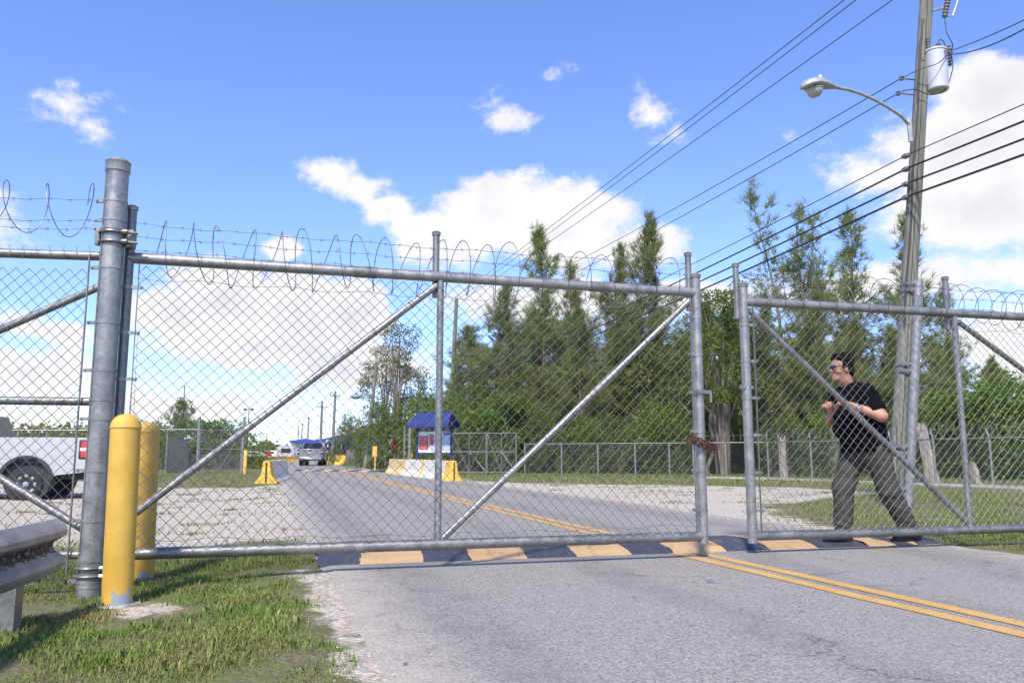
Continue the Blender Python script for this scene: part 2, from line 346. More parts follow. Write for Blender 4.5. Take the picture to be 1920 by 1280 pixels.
M_CTAN = mat('faded_yellow_concrete', color=(.60, .46, .22), rough=.8, var=.15, scale=4)
M_BLACK = mat('black_rubber', color=(.018, .018, .019), rough=.8, var=.3, scale=20)
M_BLKPL = mat('black_plastic', color=(.03, .03, .032), rough=.5)
M_CABLE = mat('black_cable', color=(.022, .022, .026), rough=.55)
M_LGREY = mat('light_grey_enamel', color=(.50, .52, .54), rough=.4, var=.08, scale=3)
M_LAMPG = mat('lamp_aluminium', color=(.42, .42, .40), rough=.45, metal=.4, var=.15, scale=8)
M_GLOBE = mat('lamp_glass', color=(.62, .62, .58), rough=.18, Transmission_Weight=.35, Alpha=.9)
M_PORC = mat('grey_porcelain', color=(.20, .19, .20), rough=.25)
M_WPAINT = mat('white_car_paint', color=(.43, .43, .43), rough=.25, Coat_Weight=.6, Coat_Roughness=.06)
M_SPAINT = mat('silver_car_paint', color=(.26, .265, .275), rough=.3, metal=.35, Coat_Weight=.6, Coat_Roughness=.06)
M_GLASS = mat('dark_car_glass', color=(.012, .014, .018), rough=.06)
M_CHROME = mat('chrome', color=(.65, .65, .66), rough=.16, metal=1.0)
M_TAIL = mat('red_tail_lamp', color=(.60, .012, .012), rough=.15, Coat_Weight=.8)
M_RED = mat('red_panel', color=(.42, .035, .035), rough=.5, var=.1)
M_ROOFB = mat('blue_metal_roof', color=(.020, .034, .15), rough=.45, var=.15, scale=3)
M_BLUE = mat('blue_canvas', color=(.022, .060, .33), rough=.6, var=.12, scale=2)
M_BLUEMET = mat('navy_painted_steel', color=(.018, .028, .115), rough=.5, var=.1)
M_BLUEP = mat('blue_poster', color=(.05, .18, .55), rough=.5); M_LBLUEP = mat('pale_blue_poster', color=(.38, .50, .66), rough=.5, var=.2, scale=12)
M_WHITE = mat('white_board', color=(.78, .78, .77), rough=.5, var=.04); M_ORANGE = mat('orange_stripe', color=(.75, .22, .04), rough=.5)
M_SLAT = mat('grey_green_slat', color=(.12, .14, .135), rough=.6, var=.2, scale=4)
M_SKIN = mat('skin', color=(.42, .215, .145), rough=.55, var=.08, scale=25, Subsurface_Weight=.12, Subsurface_Radius=(.02, .008, .004))
def cloth(c, s):
    def fn(nt, b):
        o = nt.obj(); n = nt.noise(o, s, 4, .6); wv = nt.noise(o, 420, 2); f = nt.noise(nt.vmath('MULTIPLY', o, (3, 3, 9)), 2.0, 4, .6)
        nt.put(b.inputs['Base Color'], nt.mix(n, tuple(x * .75 for x in c), tuple(x * 1.25 for x in c))); b.inputs['Roughness'].default_value = 1.0; b.inputs['Specular IOR Level'].default_value = .12
        nt.put(b.inputs['Normal'], nt.bump(nt.math('ADD', nt.math('MULTIPLY', wv, .1), f), .5, .03))
    return fn
M_SHIRT = mat('black_cotton', cloth((.0045, .005, .008), 8)); M_TROUS = mat('olive_trousers', cloth((.074, .071, .060), 9))
M_HAIR = mat('dark_hair', color=(.007, .005, .004), Specular_IOR_Level=.15, rough=.8, var=.5, scale=60)
M_SHOE = mat('black_shoe', color=(.012, .012, .013), rough=.4)
M_CHIP = mat('pale_limestone', color=(.40, .37, .32), rough=.9, var=.3, scale=30)

# ================================================================ ground and road
def poly_y(pts):                       # list of ground points -> function x(y)
    P = sorted([(p.y, p.x) for p in pts]); ys = np.array([a for a, _ in P]); xs = np.array([b for _, b in P])
    return lambda y: np.interp(y, ys, xs)
Lpx = [(548, 979), (539, 940), (524, 905), (514, 885), (512, 872), (530, 864)]
Lp = [Vector((-.10, -6, 0)), Vector((-.42, 1.0, 0)), G(720, 1290), G(668, 1190), G(625, 1110), G(592, 1055)] + [G(*p) for p in Lpx] + [Vector((-70, 240, 0))]
Rp = [Vector((9.2, -8, 0)), G(2150, 1085), G(1920, 1036), G(1767, 1018), G(1420, 974), G(1320, 960), G(1200, 942), G(1060, 925), G(900, 905), G(735, 888), G(640, 868), Vector((-42, 240, 0))]
edgeL, edgeR = poly_y(Lp), poly_y(Rp)
def sstep(a, b, x): t = np.clip((x - a) / (b - a), 0, 1); return t * t * (3 - 2 * t)
def gh(x, y):
    """ground height: the verge and lot lie a little lower than the road"""
    d = edgeL(y) - x
    z = -0.078 * sstep(0.15, 1.3, d) - 0.012
    return z + 0.008 * np.sin(x * 3.1 + y * 1.7) * sstep(.3, 1, d)
def sdist(poly, X, Y):
    """signed distance (inside positive) to a polygon, for arrays"""
    best = np.full(X.shape, 1e9); ins = np.zeros(X.shape, bool); n = len(poly)
    for i in range(n):
        ax, ay = poly[i][0], poly[i][1]; bx, by = poly[(i + 1) % n][0], poly[(i + 1) % n][1]
        dx, dy = bx - ax, by - ay; t = np.clip(((X - ax) * dx + (Y - ay) * dy) / (dx * dx + dy * dy + 1e-12), 0, 1)
        best = np.minimum(best, np.hypot(X - ax - t * dx, Y - ay - t * dy))
        with np.errstate(divide='ignore', invalid='ignore'):
            ins ^= ((ay > Y) != (by > Y)) & (X < (bx - ax) * (Y - ay) / (by - ay + 1e-12) + ax)
    return np.where(ins, best, -best)
lotL = [G(600, 1012), G(440, 1008), G(300, 1014), G(140, 1008), G(-300, 1016), G(-900, 960), G(-700, 897), G(0, 896), G(200, 898), G(290, 908), G(470, 909), G(540, 908)]
lotR = [G(800, 890), G(900, 901), G(1050, 906), G(1300, 909), G(1500, 913), G(1640, 921), G(1540, 934), G(1430, 946), G(1450, 962), G(1560, 984), G(1700, 1000), G(1650, 1012), G(1300, 975), G(1060, 930)]
shoulder = [G(575, 1062), G(620, 1120), G(680, 1230), G(712, 1290), G(760, 1290), G(690, 1150), G(640, 1080)]
bare = [G(270, 1098), G(330, 1092), G(390, 1118), G(330, 1140), G(220, 1150), G(150, 1120)]
def gravel_at(X, Y):
    g = np.maximum(sdist(lotL, X, Y), sdist(lotR, X, Y) * .8)
    g = np.maximum(g, sdist(shoulder, X, Y) * 2.5 + .25); g = np.maximum(g, sdist(bare, X, Y) * 2.2 - .35)
    return np.clip(g, -2, 2)
def grow(a, b, first, k):
    out = [a]; s = first
    while out[-1] < b: s *= k; out.append(out[-1] + s)
    return out
xs = np.array([-v for v in grow(15, 3500, .3, 1.28)[::-1]] + list(np.arange(-14.8, 14.81, .2)) + grow(15, 3500, .3, 1.28))
ys = np.array([-400, -100, -30, -10, -4, -1] + list(np.arange(0, 30.01, .17)) + grow(30.2, 5500, .2, 1.25))
X, Y = np.meshgrid(xs, ys); Z = gh(X, Y); V = np.stack([X, Y, Z], -1).reshape(-1, 3); nx, ny = len(xs), len(ys)
ii, jj = np.meshgrid(np.arange(nx - 1), np.arange(ny - 1)); q = (jj * nx + ii).ravel()
ground = from_np('ground', V, np.stack([q, q + 1, q + nx + 1, q + nx], 1), M_GROUND, smooth=True); tag(ground, kind='structure')
a = ground.data.attributes.new('gravel', 'FLOAT', 'POINT'); a.data.foreach_set('value', gravel_at(X, Y).ravel().astype(np.float32))
# road
yr = np.concatenate([np.arange(-6, 30, .12), np.arange(30, 240, 2.0)]); NA = 15
ts = np.concatenate([[0, .02, .05, .09, .14], np.linspace(.2, .8, 5), [.86, .91, .95, .98, 1]])
jl = np.convolve(rng.normal(0, .02, len(yr)), np.ones(3) / 3, 'same'); jr = np.convolve(rng.normal(0, .06, len(yr)), np.ones(3) / 3, 'same')
eL, eR = edgeL(yr) + jl, edgeR(yr) + jr
RX = eL[:, None] + (eR - eL)[:, None] * ts[None]; RY = np.repeat(yr[:, None], NA, 1)
ed = np.minimum(RX - eL[:, None], (eR[:, None] - RX)); RZ = np.where(ed < .001, -.016, 0.0)
V = np.stack([RX, RY, RZ], -1).reshape(-1, 3); ii, jj = np.meshgrid(np.arange(NA - 1), np.arange(len(yr) - 1)); q = (jj * NA + ii).ravel()
road = from_np('road', V, np.stack([q, q + 1, q + NA + 1, q + NA], 1), M_ASPH, smooth=True); tag(road, kind='structure')
a = road.data.attributes.new('edge', 'FLOAT', 'POINT'); a.data.foreach_set('value', np.clip(ed, 0, 3).ravel().astype(np.float32))
a = road.data.attributes.new('lat', 'FLOAT', 'POINT'); a.data.foreach_set('value', np.repeat(ts[None], len(yr), 0).ravel().astype(np.float32))
# double yellow line
mid = [(2150, 1236), (1920, 1179), (1660, 1118), (1400, 1062), (1255, 1033), (1147, 1003), (1000, 970), (903, 948), (800, 922), (717, 901), (650, 886)]
mg = [G(*p) for p in mid]; cf = np.polyfit([p.y for p in mg], [p.x for p in mg], 4); yl = np.arange(3.4, mg[-1].y, .25)
front = [G(597, 1061), G(1000, 1041), G(1300, 1029), G(1745, 1020)]     # near edge of the speed bump
def lines(name, lo, hi, label):
    ro = empty(name, (float(np.polyval(cf, lo)), lo, 0), None, None)
    tag(ro, label, 'road marking', 'double yellow lines on the road')
    yy = np.arange(lo, hi, .2)
    for off in (-.105, .105):
        c = np.polyval(cf, yy); dx = np.gradient(c, yy); n = np.stack([np.ones_like(dx), -dx], 1) / np.sqrt(1 + dx ** 2)[:, None]
        jit = np.convolve(rng.normal(0, .008, len(yy)), np.ones(3) / 3, 'same')
        A = np.stack([c, yy], 1) + n * (off - .058 + jit)[:, None]; B = np.stack([c, yy], 1) + n * (off + .058 + jit)[:, None]
        V = np.concatenate([np.c_[A, np.full(len(yy), .004)], np.c_[B, np.full(len(yy), .004)]]); k = len(yy); i = np.arange(k - 1)
        from_np('painted_line', V, np.stack([i, i + k, i + k + 1, i + 1], 1), M_LINE, ro)
yb0 = G(1255, 1031).y
lines('double_yellow_line', 3.4, yb0 - .02, 'double yellow centre line on the asphalt in front of the gates')
lines('double_yellow_line', yb0 + 1.22, mg[-1].y, 'double yellow centre line running up the road behind the gates')
# speed bump, striped navy and orange
def speed_bump(A, B, depth, h, cuts, skew, label, name='speed_bump'):
    d = (B - A); L = d.length; u = d.normalized(); v = Vector((-u.y, u.x, 0))
    ro = empty(name, A, label, 'speed bump')
    for i in range(len(cuts) - 1):
        mb = MB(); rows = 9; cols = 3; vs = []
        for j in range(rows):
            t = j / (rows - 1); z = h * (1 - (2 * t - 1) ** 2) ** .8 + .002 if 0 < j < rows - 1 else -.006
            for c in range(cols + 1):
                s = lerp(cuts[i], cuts[i + 1], c / cols) + skew * t * (1 if cuts[i] > 0 or c else 0)
                p = A + u * s + v * (t * depth) + Vector((rng.normal(0, .008), rng.normal(0, .012), 0)) * (1 if 0 < j < rows - 1 else .6); vs.append((p.x, p.y, z))
        for j in range(rows - 1):
            for c in range(cols): q = j * (cols + 1) + c; mb.add([vs[q], vs[q + 1], vs[q + cols + 2], vs[q + cols + 1]], [(0, 1, 2, 3)])
        bm_ = mb; o = bm_.build('painted_segment', M_BNAVY if i % 2 == 0 else M_BORG, ro, smooth=True, fix=False)
    return ro
A, B = front[0], G(1768, 1019.5); Lb = (B - A).length; ub = (B - A).normalized()
cx = [597, 676, 796, 886, 991, 1084, 1187, 1266, 1366, 1445, 1536, 1632, 1725, 1768]
def along(px):
    dr = ray(px, 1000); dr = Vector((dr.x, dr.y)); n = Vector((-ub.y, ub.x)); t = (n.x * A.x + n.y * A.y) / n.dot(dr); p = dr * t
    return (Vector((p.x, p.y, 0)) - A).dot(ub)
speed_bump(A, B, 1.2, .055, [0] + [along(p) for p in cx[1:-1]] + [Lb], .10, 'wide speed bump striped navy and orange lying right under the closed gates')
A2, B2 = G(548, 882.5), G(706, 884.5); L2 = (B2 - A2).length
speed_bump(A2, B2, 1.3, .07, [L2 * k / 9 for k in range(10)], .0, 'distant speed bump striped orange and navy across the road by the concrete barriers')
# ================================================================ chain-link machinery
def chainlink_np(W, H, s=.089, r=.0028, sides=4, wave=.012, seed=0, lean=0.0):
    """real woven-wire zigzags in the u (along), v (up) plane, returned as (u,w,v) vertices and quads"""
    rg = np.random.default_rng(seed); a = s / 2; ni = int(W / a); nk = int(H / a)
    i, k = np.meshgrid(np.arange(ni), np.arange(nk + 1), indexing='ij')
    u = (i + ((k + i) % 2)) * a + lean * k * a; v = k * a * 1.0
    ph = rg.uniform(0, 6, 4)
    u = u + .006 * np.sin(v * 5 + ph[0]) + .005 * np.sin(u * 2.3 + v * 3 + ph[1]); v = v + .006 * np.sin(u * 3.1 + ph[2]) + rg.normal(0, .0012, v.shape)
    wv = wave * np.sin(u * 1.9 + v * 2.6 + ph[3]) + r * .9 * np.where((k + i) % 2 == 0, 1, -1)
    P = np.stack([u, wv, v], -1)                                   # ni, nk+1, 3
    T = np.gradient(P, axis=1); T /= np.linalg.norm(T, axis=2, keepdims=True)
    N = np.array([0, 1, 0.]); Bn = np.cross(T, N); Bn /= np.linalg.norm(Bn, axis=2, keepdims=True)
    ang = np.arange(sides) * 2 * np.pi / sides
    V = P[:, :, None, :] + r * (np.cos(ang)[None, None, :, None] * Bn[:, :, None, :] + np.sin(ang)[None, None, :, None] * N)
    nkk = nk + 1; base = (np.arange(ni)[:, None, None] * nkk + np.arange(nk)[None, :, None]) * sides; j = np.arange(sides)[None, None, :]; j2 = (j + 1) % sides
    F = np.stack([base + j, base + j2, base + sides + j2, base + sides + j], -1).reshape(-1, 4)
    return V.reshape(-1, 3), F
def place_uv(V, A, B, z0):
    A = Vector(A); B = Vector(B); u = (B - A); u.z = 0; u.normalize(); n = Vector((-u.y, u.x, 0))
    return np.array([A.x, A.y, z0]) + V[:, :1] * np.array(u) + V[:, 1:2] * np.array(n) + V[:, 2:] * np.array([0, 0, 1.])
def barbed(mb, A, B, step=.125, r=.0021, sag=.02, seed=0):
    rg = random.Random(seed); A = Vector(A); B = Vector(B); L = (B - A).length; n = max(8, int(L / .06))
    def P(t): return lerp(A, B, t) + Vector((0, 0, -sag * 4 * t * (1 - t) + .006 * math.sin(t * L * 7 + seed) + .004 * math.sin(t * L * 23)))
    u = (B - A).normalized()
    mb.tube([P(t / n) for t in range(n + 1)], r, 5)
    k = int(L / step)
    for i in range(k):
        c = P((i + .5 + rg.uniform(-.1, .1)) / k); a = rg.uniform(0, 3.14)
        for da in (0, 1.5):
            d = Vector((0, math.cos(a + da), math.sin(a + da))) * .020 + u * rg.uniform(-.007, .007); mb.tube([c - d, c + d], .0012, 3)
        mb.tube([c - u * .011, c + u * .011], r * 1.7, 5)
def coil(mb, A, B, rad, pitch, z_jit=.03, r=.0032, seed=0, barbs=True):
    rg = random.Random(seed); A = Vector(A); B = Vector(B); L = (B - A).length; u = (B - A).normalized(); n = Vector((-u.y, u.x, 0)).normalized(); loops = max(2, int(L / pitch)); pts = []; per = 22
    amps = [(1 + rg.uniform(-.13, .13), rg.uniform(-z_jit, z_jit), rg.uniform(-.22, .22), rg.uniform(-.08, .08)) for _ in range(loops + 2)]
    for i in range(loops * per + 1):
        t = i / per; k = int(t); f = t - k; s0, s1 = amps[k], amps[k + 1]; am, dz, tl, ds = [lerp(x, y, f) for x, y in zip(s0, s1)]
        a = 2 * math.pi * t; cs, sn = math.cos(a), math.sin(a)
        pts.append(A + u * ((t / loops) * L + ds * pitch + tl * sn * pitch * 1.3) + n * (rad * am * .85 * cs) + Vector((0, 0, rad * am * sn + dz)))
    mb.tube(pts, r, 5)
    if barbs:
        for i in range(2, len(pts) - 2, 5):
            d = (pts[i + 1] - pts[i]).normalized(); c = pts[i]; o = d.orthogonal().normalized()
            for w_ in (o, d.cross(o)): mb.tube([c - w_ * .015 + d * .006, c + w_ * .015 - d * .006], .0013, 3)
def strap(mb, c, axis, r, wdt=.03, th=.004):
    c = Vector(c); axis = Vector(axis).normalized(); mb.lathe([(r, -wdt / 2), (r + th, -wdt / 2), (r + th, wdt / 2), (r, wdt / 2)], c, axis, 24)
def pipe_cap(mb, c, r, lip=.03):
    mb.lathe([(r + .002, -lip), (r + .007, -lip), (r + .007, -.004), (r + .010, 0), (r * .92, r * .22), (r * .6, r * .40), (0, r * .48)], c, (0, 0, 1), 24)

# ================================================================ the big gate post with its hinges
PB = G(166, 1116, -.075); PR = .0775; PTOP = at(215, 306, PB.y).z
PB = Vector((PB.x, PB.y, -.13))
post = empty('gate_post', (PB.x, PB.y, -.078), 'thick galvanised steel gate post with domed cap beside the yellow bollards', 'post')
mb = MB(); mb.tube([PB, (PB.x, PB.y, PTOP - .02)], PR, 32); mb.build('tube', M_GALV, post)
mb = MB(); mb.tube([(PB.x - .048, PB.y - PR * .86, -.06), (PB.x - .048, PB.y - PR * .86, PTOP - .05)], .004, 5); mb.build('weld_seam', M_GALV, post)
mb = MB(); pipe_cap(mb, (PB.x, PB.y, PTOP), PR, .07); mb.build('cap', M_GALV, post)
def zpx(py, Y): return at(200, py, Y).z
for py in (372, 408, 424, 498, 602, 692, 748, 784, 882, 977, 1052, 1092, 1101):
    z = zpx(py, PB.y - .08); mb = MB(); strap(mb, (PB.x, PB.y, z), (0, 0, 1), PR, .022)
    if py in (372, 408, 424, 498, 602, 692, 784, 882, 977, 1092): mb.bar((PB.x - PR + .01, PB.y - .015, z), (PB.x - PR - .055, PB.y - .015, z), .022, .022); mb.tube([(PB.x - PR - .045, PB.y - .035, z), (PB.x - PR - .045, PB.y + .01, z)], .009, 6)
    mb.build('band_clamp', M_GALV, post)
for py0 in (438, 456, 1063, 1078):
    z = zpx(py0, PB.y); mb = MB(); pts = [(PB.x + (PR + .012) * math.cos(t), PB.y + (PR + .012) * math.sin(t), z) for t in np.linspace(0, 2 * math.pi, 25)]
    mb.tube(pts, .010, 8, cap=False); mb.tube([(PB.x + PR, PB.y - .05, z), (PB.x + PR + .10, PB.y + .0, z)], .011, 8); mb.tube([(PB.x + PR + .01, PB.y - .05, z), (PB.x + PR + .045, PB.y - .045, z)], .017, 6); mb.build('hinge_ring', M_GALV_D, post)
mb = MB(); zt = zpx(447, PB.y)
for (x_, y_, z_, s_) in ((PB.x + PR + .04, PB.y + .03, zt, (.05, .06, .13)), (PB.x - PR - .02, PB.y - .01, zt, (.035, .05, .11)), (PB.x + PR + .04, PB.y + .03, zpx(1071, PB.y), (.05, .06, .10))): mb = MB(); mb.box((x_, y_, z_), s_); mb.build('hinge_block', M_GALV_D, post, bevel=.006)

# ================================================================ gate leaves
HB, HT, HX = .178, 2.272, 2.65
def leaf(name, A, B, label, uprights, braces, latch_end, r_rail=.041, r_up=.034, seed=1):
    """A,B ground-plan ends; uprights: list of (t, kind); braces: (t0,z0,t1,z1)"""
    A = Vector((A.x, A.y, 0)); B = Vector((B.x, B.y, 0)); u = (B - A).normalized(); n = Vector((u.y, -u.x, 0)); L = (B - A).length     # n faces the camera
    ro = empty(name, A, label, 'gate')
    P = lambda s, z, off=0: A + u * s + n * off + Vector((0, 0, z))
    mb = MB(); mb.tube([P(0, HT), P(L, HT)], r_rail, 18); mb.build('top_rail', M_GALV, ro)
    mb = MB(); mb.tube([P(-.02, HB), P(L + .02, HB)], r_rail, 18); mb.build('bottom_rail', M_GALV_D, ro)
    for s in (L * .37, L * .80):
        mb = MB(); mb.tube([P(s - .09, HT), P(s + .09, HT)], r_rail + .004, 18); mb.build('rail_sleeve', M_GALV_D, ro)
        mb = MB(); mb.tube([P(s - .12, HB), P(s + .05, HB)], r_rail + .004, 18); mb.build('rail_sleeve', M_GALV_D, ro)
    for (s, kind) in uprights:
        if kind == 'hinge':
            mb = MB(); mb.tube([P(s, HB - .10), P(s, HX)], r_up, 16); up_ = mb.build('upright', M_GALV_D, ro); mb = MB(); pipe_cap(mb, P(s, HX), r_up, .025); mb.build('post_cap', M_GALV, up_)
        elif kind == 'mid':
            mb = MB(); mb.tube([P(s, HB), P(s, HT)], r_up * .82, 16); mb.build('upright', M_GALV, ro)
            mb = MB(); mb.tube([P(s - .03, HT - .16, -.05), P(s - .03, HX, -.05)], r_up * .82, 14); mb.build('wire_extension', M_GALV_D, ro); mb = MB(); pipe_cap(mb, P(s - .03, HX, -.05), r_up * .82, .025); mb.build('post_cap', M_GALV, ro)
        else:
            mb = MB(); mb.tube([P(s, HB - .06), P(s, HT + .16)], r_up * 1.25, 18); up_ = mb.build('upright', M_GALV, ro); mb = MB(); pipe_cap(mb, P(s, HT + .16), r_up * 1.25, .025); mb.build('post_cap', M_GALV, up_)
            e = -1 if s > L / 2 else 1
            mb = MB(); mb.tube([P(s + e * .055 * (1 if s > L / 2 else -1), HT - .16, -.02), P(s + e * .055 * (1 if s > L / 2 else -1), HX - .02, -.02)], r_up * .8, 14); mb.build('wire_extension', M_GALV_D, ro); mb = MB(); pipe_cap(mb, P(s + e * .055 * (1 if s > L / 2 else -1), HX - .02, -.02), r_up * .8, .025); mb.build('post_cap', M_GALV, ro)
    for (s0, z0, s1, z1) in braces:
        mb = MB(); mb.tube([P(s0, z0, -.005), P(s1, z1, -.005)], .027, 16); mb.build('diagonal_brace', M_GALV, ro)
        k = int(math.hypot(s1 - s0, z1 - z0) / .28); d = (P(s1, z1) - P(s0, z0)).normalized()
        for i in range(1, k):
            c = lerp(P(s0, z0, -.005), P(s1, z1, -.005), (i + random.uniform(-.25, .25)) / k); mb = MB(); mb.lathe([(.029, -.003), (.032, -.003), (.032, .003), (.029, .003)], c, d + Vector((0, 0, random.uniform(-.2, .2))), 12); mb.tube([c + n * .03, c + n * .05 + Vector((.02, 0, -.012))], .0022, 4)
            mb.build('wire_tie', M_WIRE, ro)
    # tension bars and their bands
    for s, kind in uprights:
        if kind == 'mid': continue
        e = 1 if s < L / 2 else -1; off = .075
        mb = MB(); mb.bar(P(s + e * off, HB + .04, .03), P(s + e * off, HT - .05, .03), .006, .018, n); mb.build('tension_bar', M_GALV_D, ro)
        for z in np.linspace(HB + .22, HT - .22, 6):
            mb = MB(); rr = r_up * (1.25 if kind == 'end' else 1.0); strap(mb, P(s, z), (0, 0, 1), rr, .024); mb.bar(P(s + e * rr * .9, z, .02), P(s + e * (off + .03), z, .028), .014, .024); mb.tube([P(s + e * (off + .02), z, .01), P(s + e * (off + .02), z, .055)], .007, 6); mb.build('tension_band', M_GALV, ro)
    V, F = chainlink_np(L - .16, HT - HB - .09, seed=seed); w_ = place_uv(V, P(.08, 0, .04), P(L, 0, .04), HB + .035)
    tag(from_np('chain_link_mesh', w_, F, M_WIRE, ro), kind='stuff')
    mb = MB(); nn = int(L / .12)
    for z in (HB + .10, HT - .155): mb.tube([P(L * i / nn, z + .012 * math.sin(i * 1.3 + z) - .02 * math.sin(math.pi * i / nn), .046) for i in range(nn + 1)], .0019, 5)
    mb.build('tension_wire', M_WIRE, ro)
    return ro, P, L, u, n
A1 = at(228, 700, PB.y + .12); B1 = at(1309, 700, 7.07)
p_mid = None
g1u = (Vector((B1.x, B1.y)) - Vector((A1.x, A1.y))); L1 = g1u.length; g1u.normalize()
def along_line(A, u2, px, py=700):
    dr = ray(px, py); dr = Vector((dr.x, dr.y)); n = Vector((-u2.y, u2.x)); t = (n.x * A.x + n.y * A.y) / n.dot(dr); p = dr * t
    return (p - Vector((A.x, A.y))).dot(u2)
sm = along_line(A1, g1u, 824)
g1, P1, L1, u1, n1 = leaf('swing_gate_leaf', A1, B1, 'closed chain-link swing gate leaf hinged on the thick post, with two diagonal braces', [(0, 'hinge'), (sm, 'mid'), (L1, 'end')],
     [(.05, HB + .20, sm - .03, HT - .07), (sm + .05, HB + .05, L1 - .06, HT - .07)], True, seed=3)
A2g = at(1399, 700, 7.36); B2g = at(1920, 700, 8.20); g2u = (Vector((B2g.x, B2g.y)) - Vector((A2g.x, A2g.y))).normalized(); L2g = along_line(A2g, g2u, 2260); B2g = Vector((A2g.x + g2u.x * L2g, A2g.y + g2u.y * L2g, 0))
sm2 = along_line(A2g, g2u, 1797)
_hb, _ht, _hx = HB, HT, HX; HB, HT, HX = .150, 2.250, 2.62
g2, P2, L2, u2, n2 = leaf('swing_gate_leaf', A2g, B2g, 'chain-link swing gate leaf that the man in black is pushing', [(0, 'end'), (sm2, 'mid'), (L2g, 'hinge')],
     [(.06, HT - .08, sm2 - .0, HB + .05), (sm2 + .04, HT - .08, L2g - .05, HB + .1)], True, seed=5)
HB, HT, HX = _hb, _ht, _hx
# latch forks on the meeting posts
mb = MB(); z = at(1309, 735, 7.07).z; mb.bar(P1(L1 - .05, z, .05), P1(L1 + .09, z, .05), .012, .03); mb.bar(P1(L1 + .085, z, .05), P1(L1 + .085, z - .09, .05), .012, .03); mb.build('latch_fork', M_GALV_D, g1)
mb = MB(); z = at(1395, 726, 7.36).z; mb.bar(P2(-.09, z, .03), P2(.05, z, .03), .012, .03); mb.build('latch_fork', M_GALV_D, g2)
# barbed strands and razor coil on each leaf: things of their own, wired on
def topping(P, L, ts, seed, label_s, label_c, r=.228, pitch=.205, hx=0.0, s0=.03):
    for k, z in enumerate((2.535, 2.44, 2.34)):
        mb = MB(); barbed(mb, P(s0, z + hx, -.03), P(L - .03, z + hx - .008, -.03), seed=seed + k, sag=.015)
        o = mb.build('barbed_wire', M_BARB, None); tag(o, label_s[k], 'barbed wire')
    mb = MB(); coil(mb, P(s0 + .12, 2.355 + hx, -.06), P(L - .12, 2.355 + hx, -.06), r, pitch, seed=seed); o = mb.build('wire_coil', M_BARB, None); tag(o, label_c, 'wire coil')
W3 = ('topmost', 'middle', 'lowest')
topping(P1, L1, None, 21, [f'{a} barbed wire strand over the gate leaf hinged on the thick post' for a in W3], 'stretched spiral of barbed wire along the top of the closed gate leaf')
topping(P2, L2g, None, 31, [f'{a} barbed wire strand over the gate leaf pushed by the man' for a in W3], 'shiny spiral of barbed wire along the top of the pushed gate leaf', pitch=.175, hx=-.02, r=.19, s0=.0)
# rusty chain round the first leaf's end post
ch = empty('rusty_chain', P1(L1, 1.05), 'rusty chain wrapped round the end post of the closed gate leaf', 'chain')
cz = at(1305, 826, 7.05).z
for k in range(26):
    t = k / 26; row = k // 9; a = (k % 9) / 9
    c = P1(L1 - .13 + .26 * a, cz + .045 - .10 * a - .028 * row, .075 + .012 * (row % 2)) ; d = (u1 * .9 + Vector((0, 0, -.35))).normalized(); sd_ = d.cross(n1).normalized() if k % 2 else n1
    mb = MB(); mb.tube([c + d * (.021 * math.cos(q)) + sd_ * (.011 * math.sin(q)) for q in np.linspace(0, 2 * math.pi, 13)], .0052, 6, cap=False); mb.build('link', M_RUST, ch)
mb = MB(); c = P1(L1 - .15, cz - .01, .08); mb.box(c, (.045, .022, .04)); mb.tube([c + Vector((-.014, 0, .02)), c + Vector((-.014, 0, .05)), c + Vector((0, 0, .06)), c + Vector((.014, 0, .05)), c + Vector((.014, 0, .02))], .004, 6); mb.build('padlock', M_RUST, ch, bevel=.004)

# ================================================================ fixed fence bay left of the post
FA = Vector((PB.x - PR - .02, PB.y + .02, 0)); FB = at(-330, 700, PB.y - .18); FB = Vector((FB.x, FB.y, 0))
fu = (FB - FA).normalized(); fn_ = Vector((-fu.y, fu.x, 0)); LF = (FB - FA).length
if fn_.y > 0: fn_ = -fn_
F = lambda s, z, off=0: FA + fu * s + fn_ * off + Vector((0, 0, z))
fence = empty('chain_link_fence', (FA.x, FA.y, -.08), 'braced chain-link fence bay beside the thick gate post and the guardrail', 'fence')
zr = zpx(478, PB.y); zm = zpx(752, PB.y)
for nm, z, s1, r in (('top_rail', zr, LF, .033), ('middle_rail', zm, LF, .029), ('bottom_rail', zpx(1041, PB.y), LF, .029)):
    mb = MB(); mb.tube([F(.0, z, -.02), F(s1, z + .01, -.02)], r, 16); mb.build(nm, M_GALV_D, fence)
mb = MB(); mb.tube([F(-.07, zpx(524, PB.y), -.05), F(1.55, zm + .04, -.05)], .027, 14); mb.build('diagonal_brace', M_GALV, fence)
mb = MB(); mb.tube([F(-.07, zpx(1005, PB.y), -.05), F(1.35, zm - .04, -.05)], .027, 14); mb.build('diagonal_brace', M_GALV, fence)
mb = MB(); mb.tube([F(LF, -.1), F(LF, 2.68)], .05, 18); mb.build('end_post', M_GALV, fence)
V, Fc = chainlink_np(LF - .08, zr - .04, seed=9); V[:, 0] += .055
tag(from_np('chain_link_mesh', place_uv(V, F(0, 0, .03), F(LF, 0, .03), -.02), Fc, M_WIRE, fence), kind='stuff')
mb = MB()
for i in range(int(LF / .089)):
    c = F(.06 + i * .089, zr + .03, .025)
    mb.tube([c + Vector((-.012, 0, .03)), c, c + Vector((.012, 0, .03))], .0019, 4); mb.tube([c, c - Vector((0, 0, .06))], .0019, 4)
tag(mb.build('knuckles', M_WIRE, fence), kind='stuff')
mb = MB(); mb.bar(F(.055, .05, .032), F(.055, zr + .0, .032), .008, .016, fn_); mb.build('tension_bar', M_GALV_D, fence)
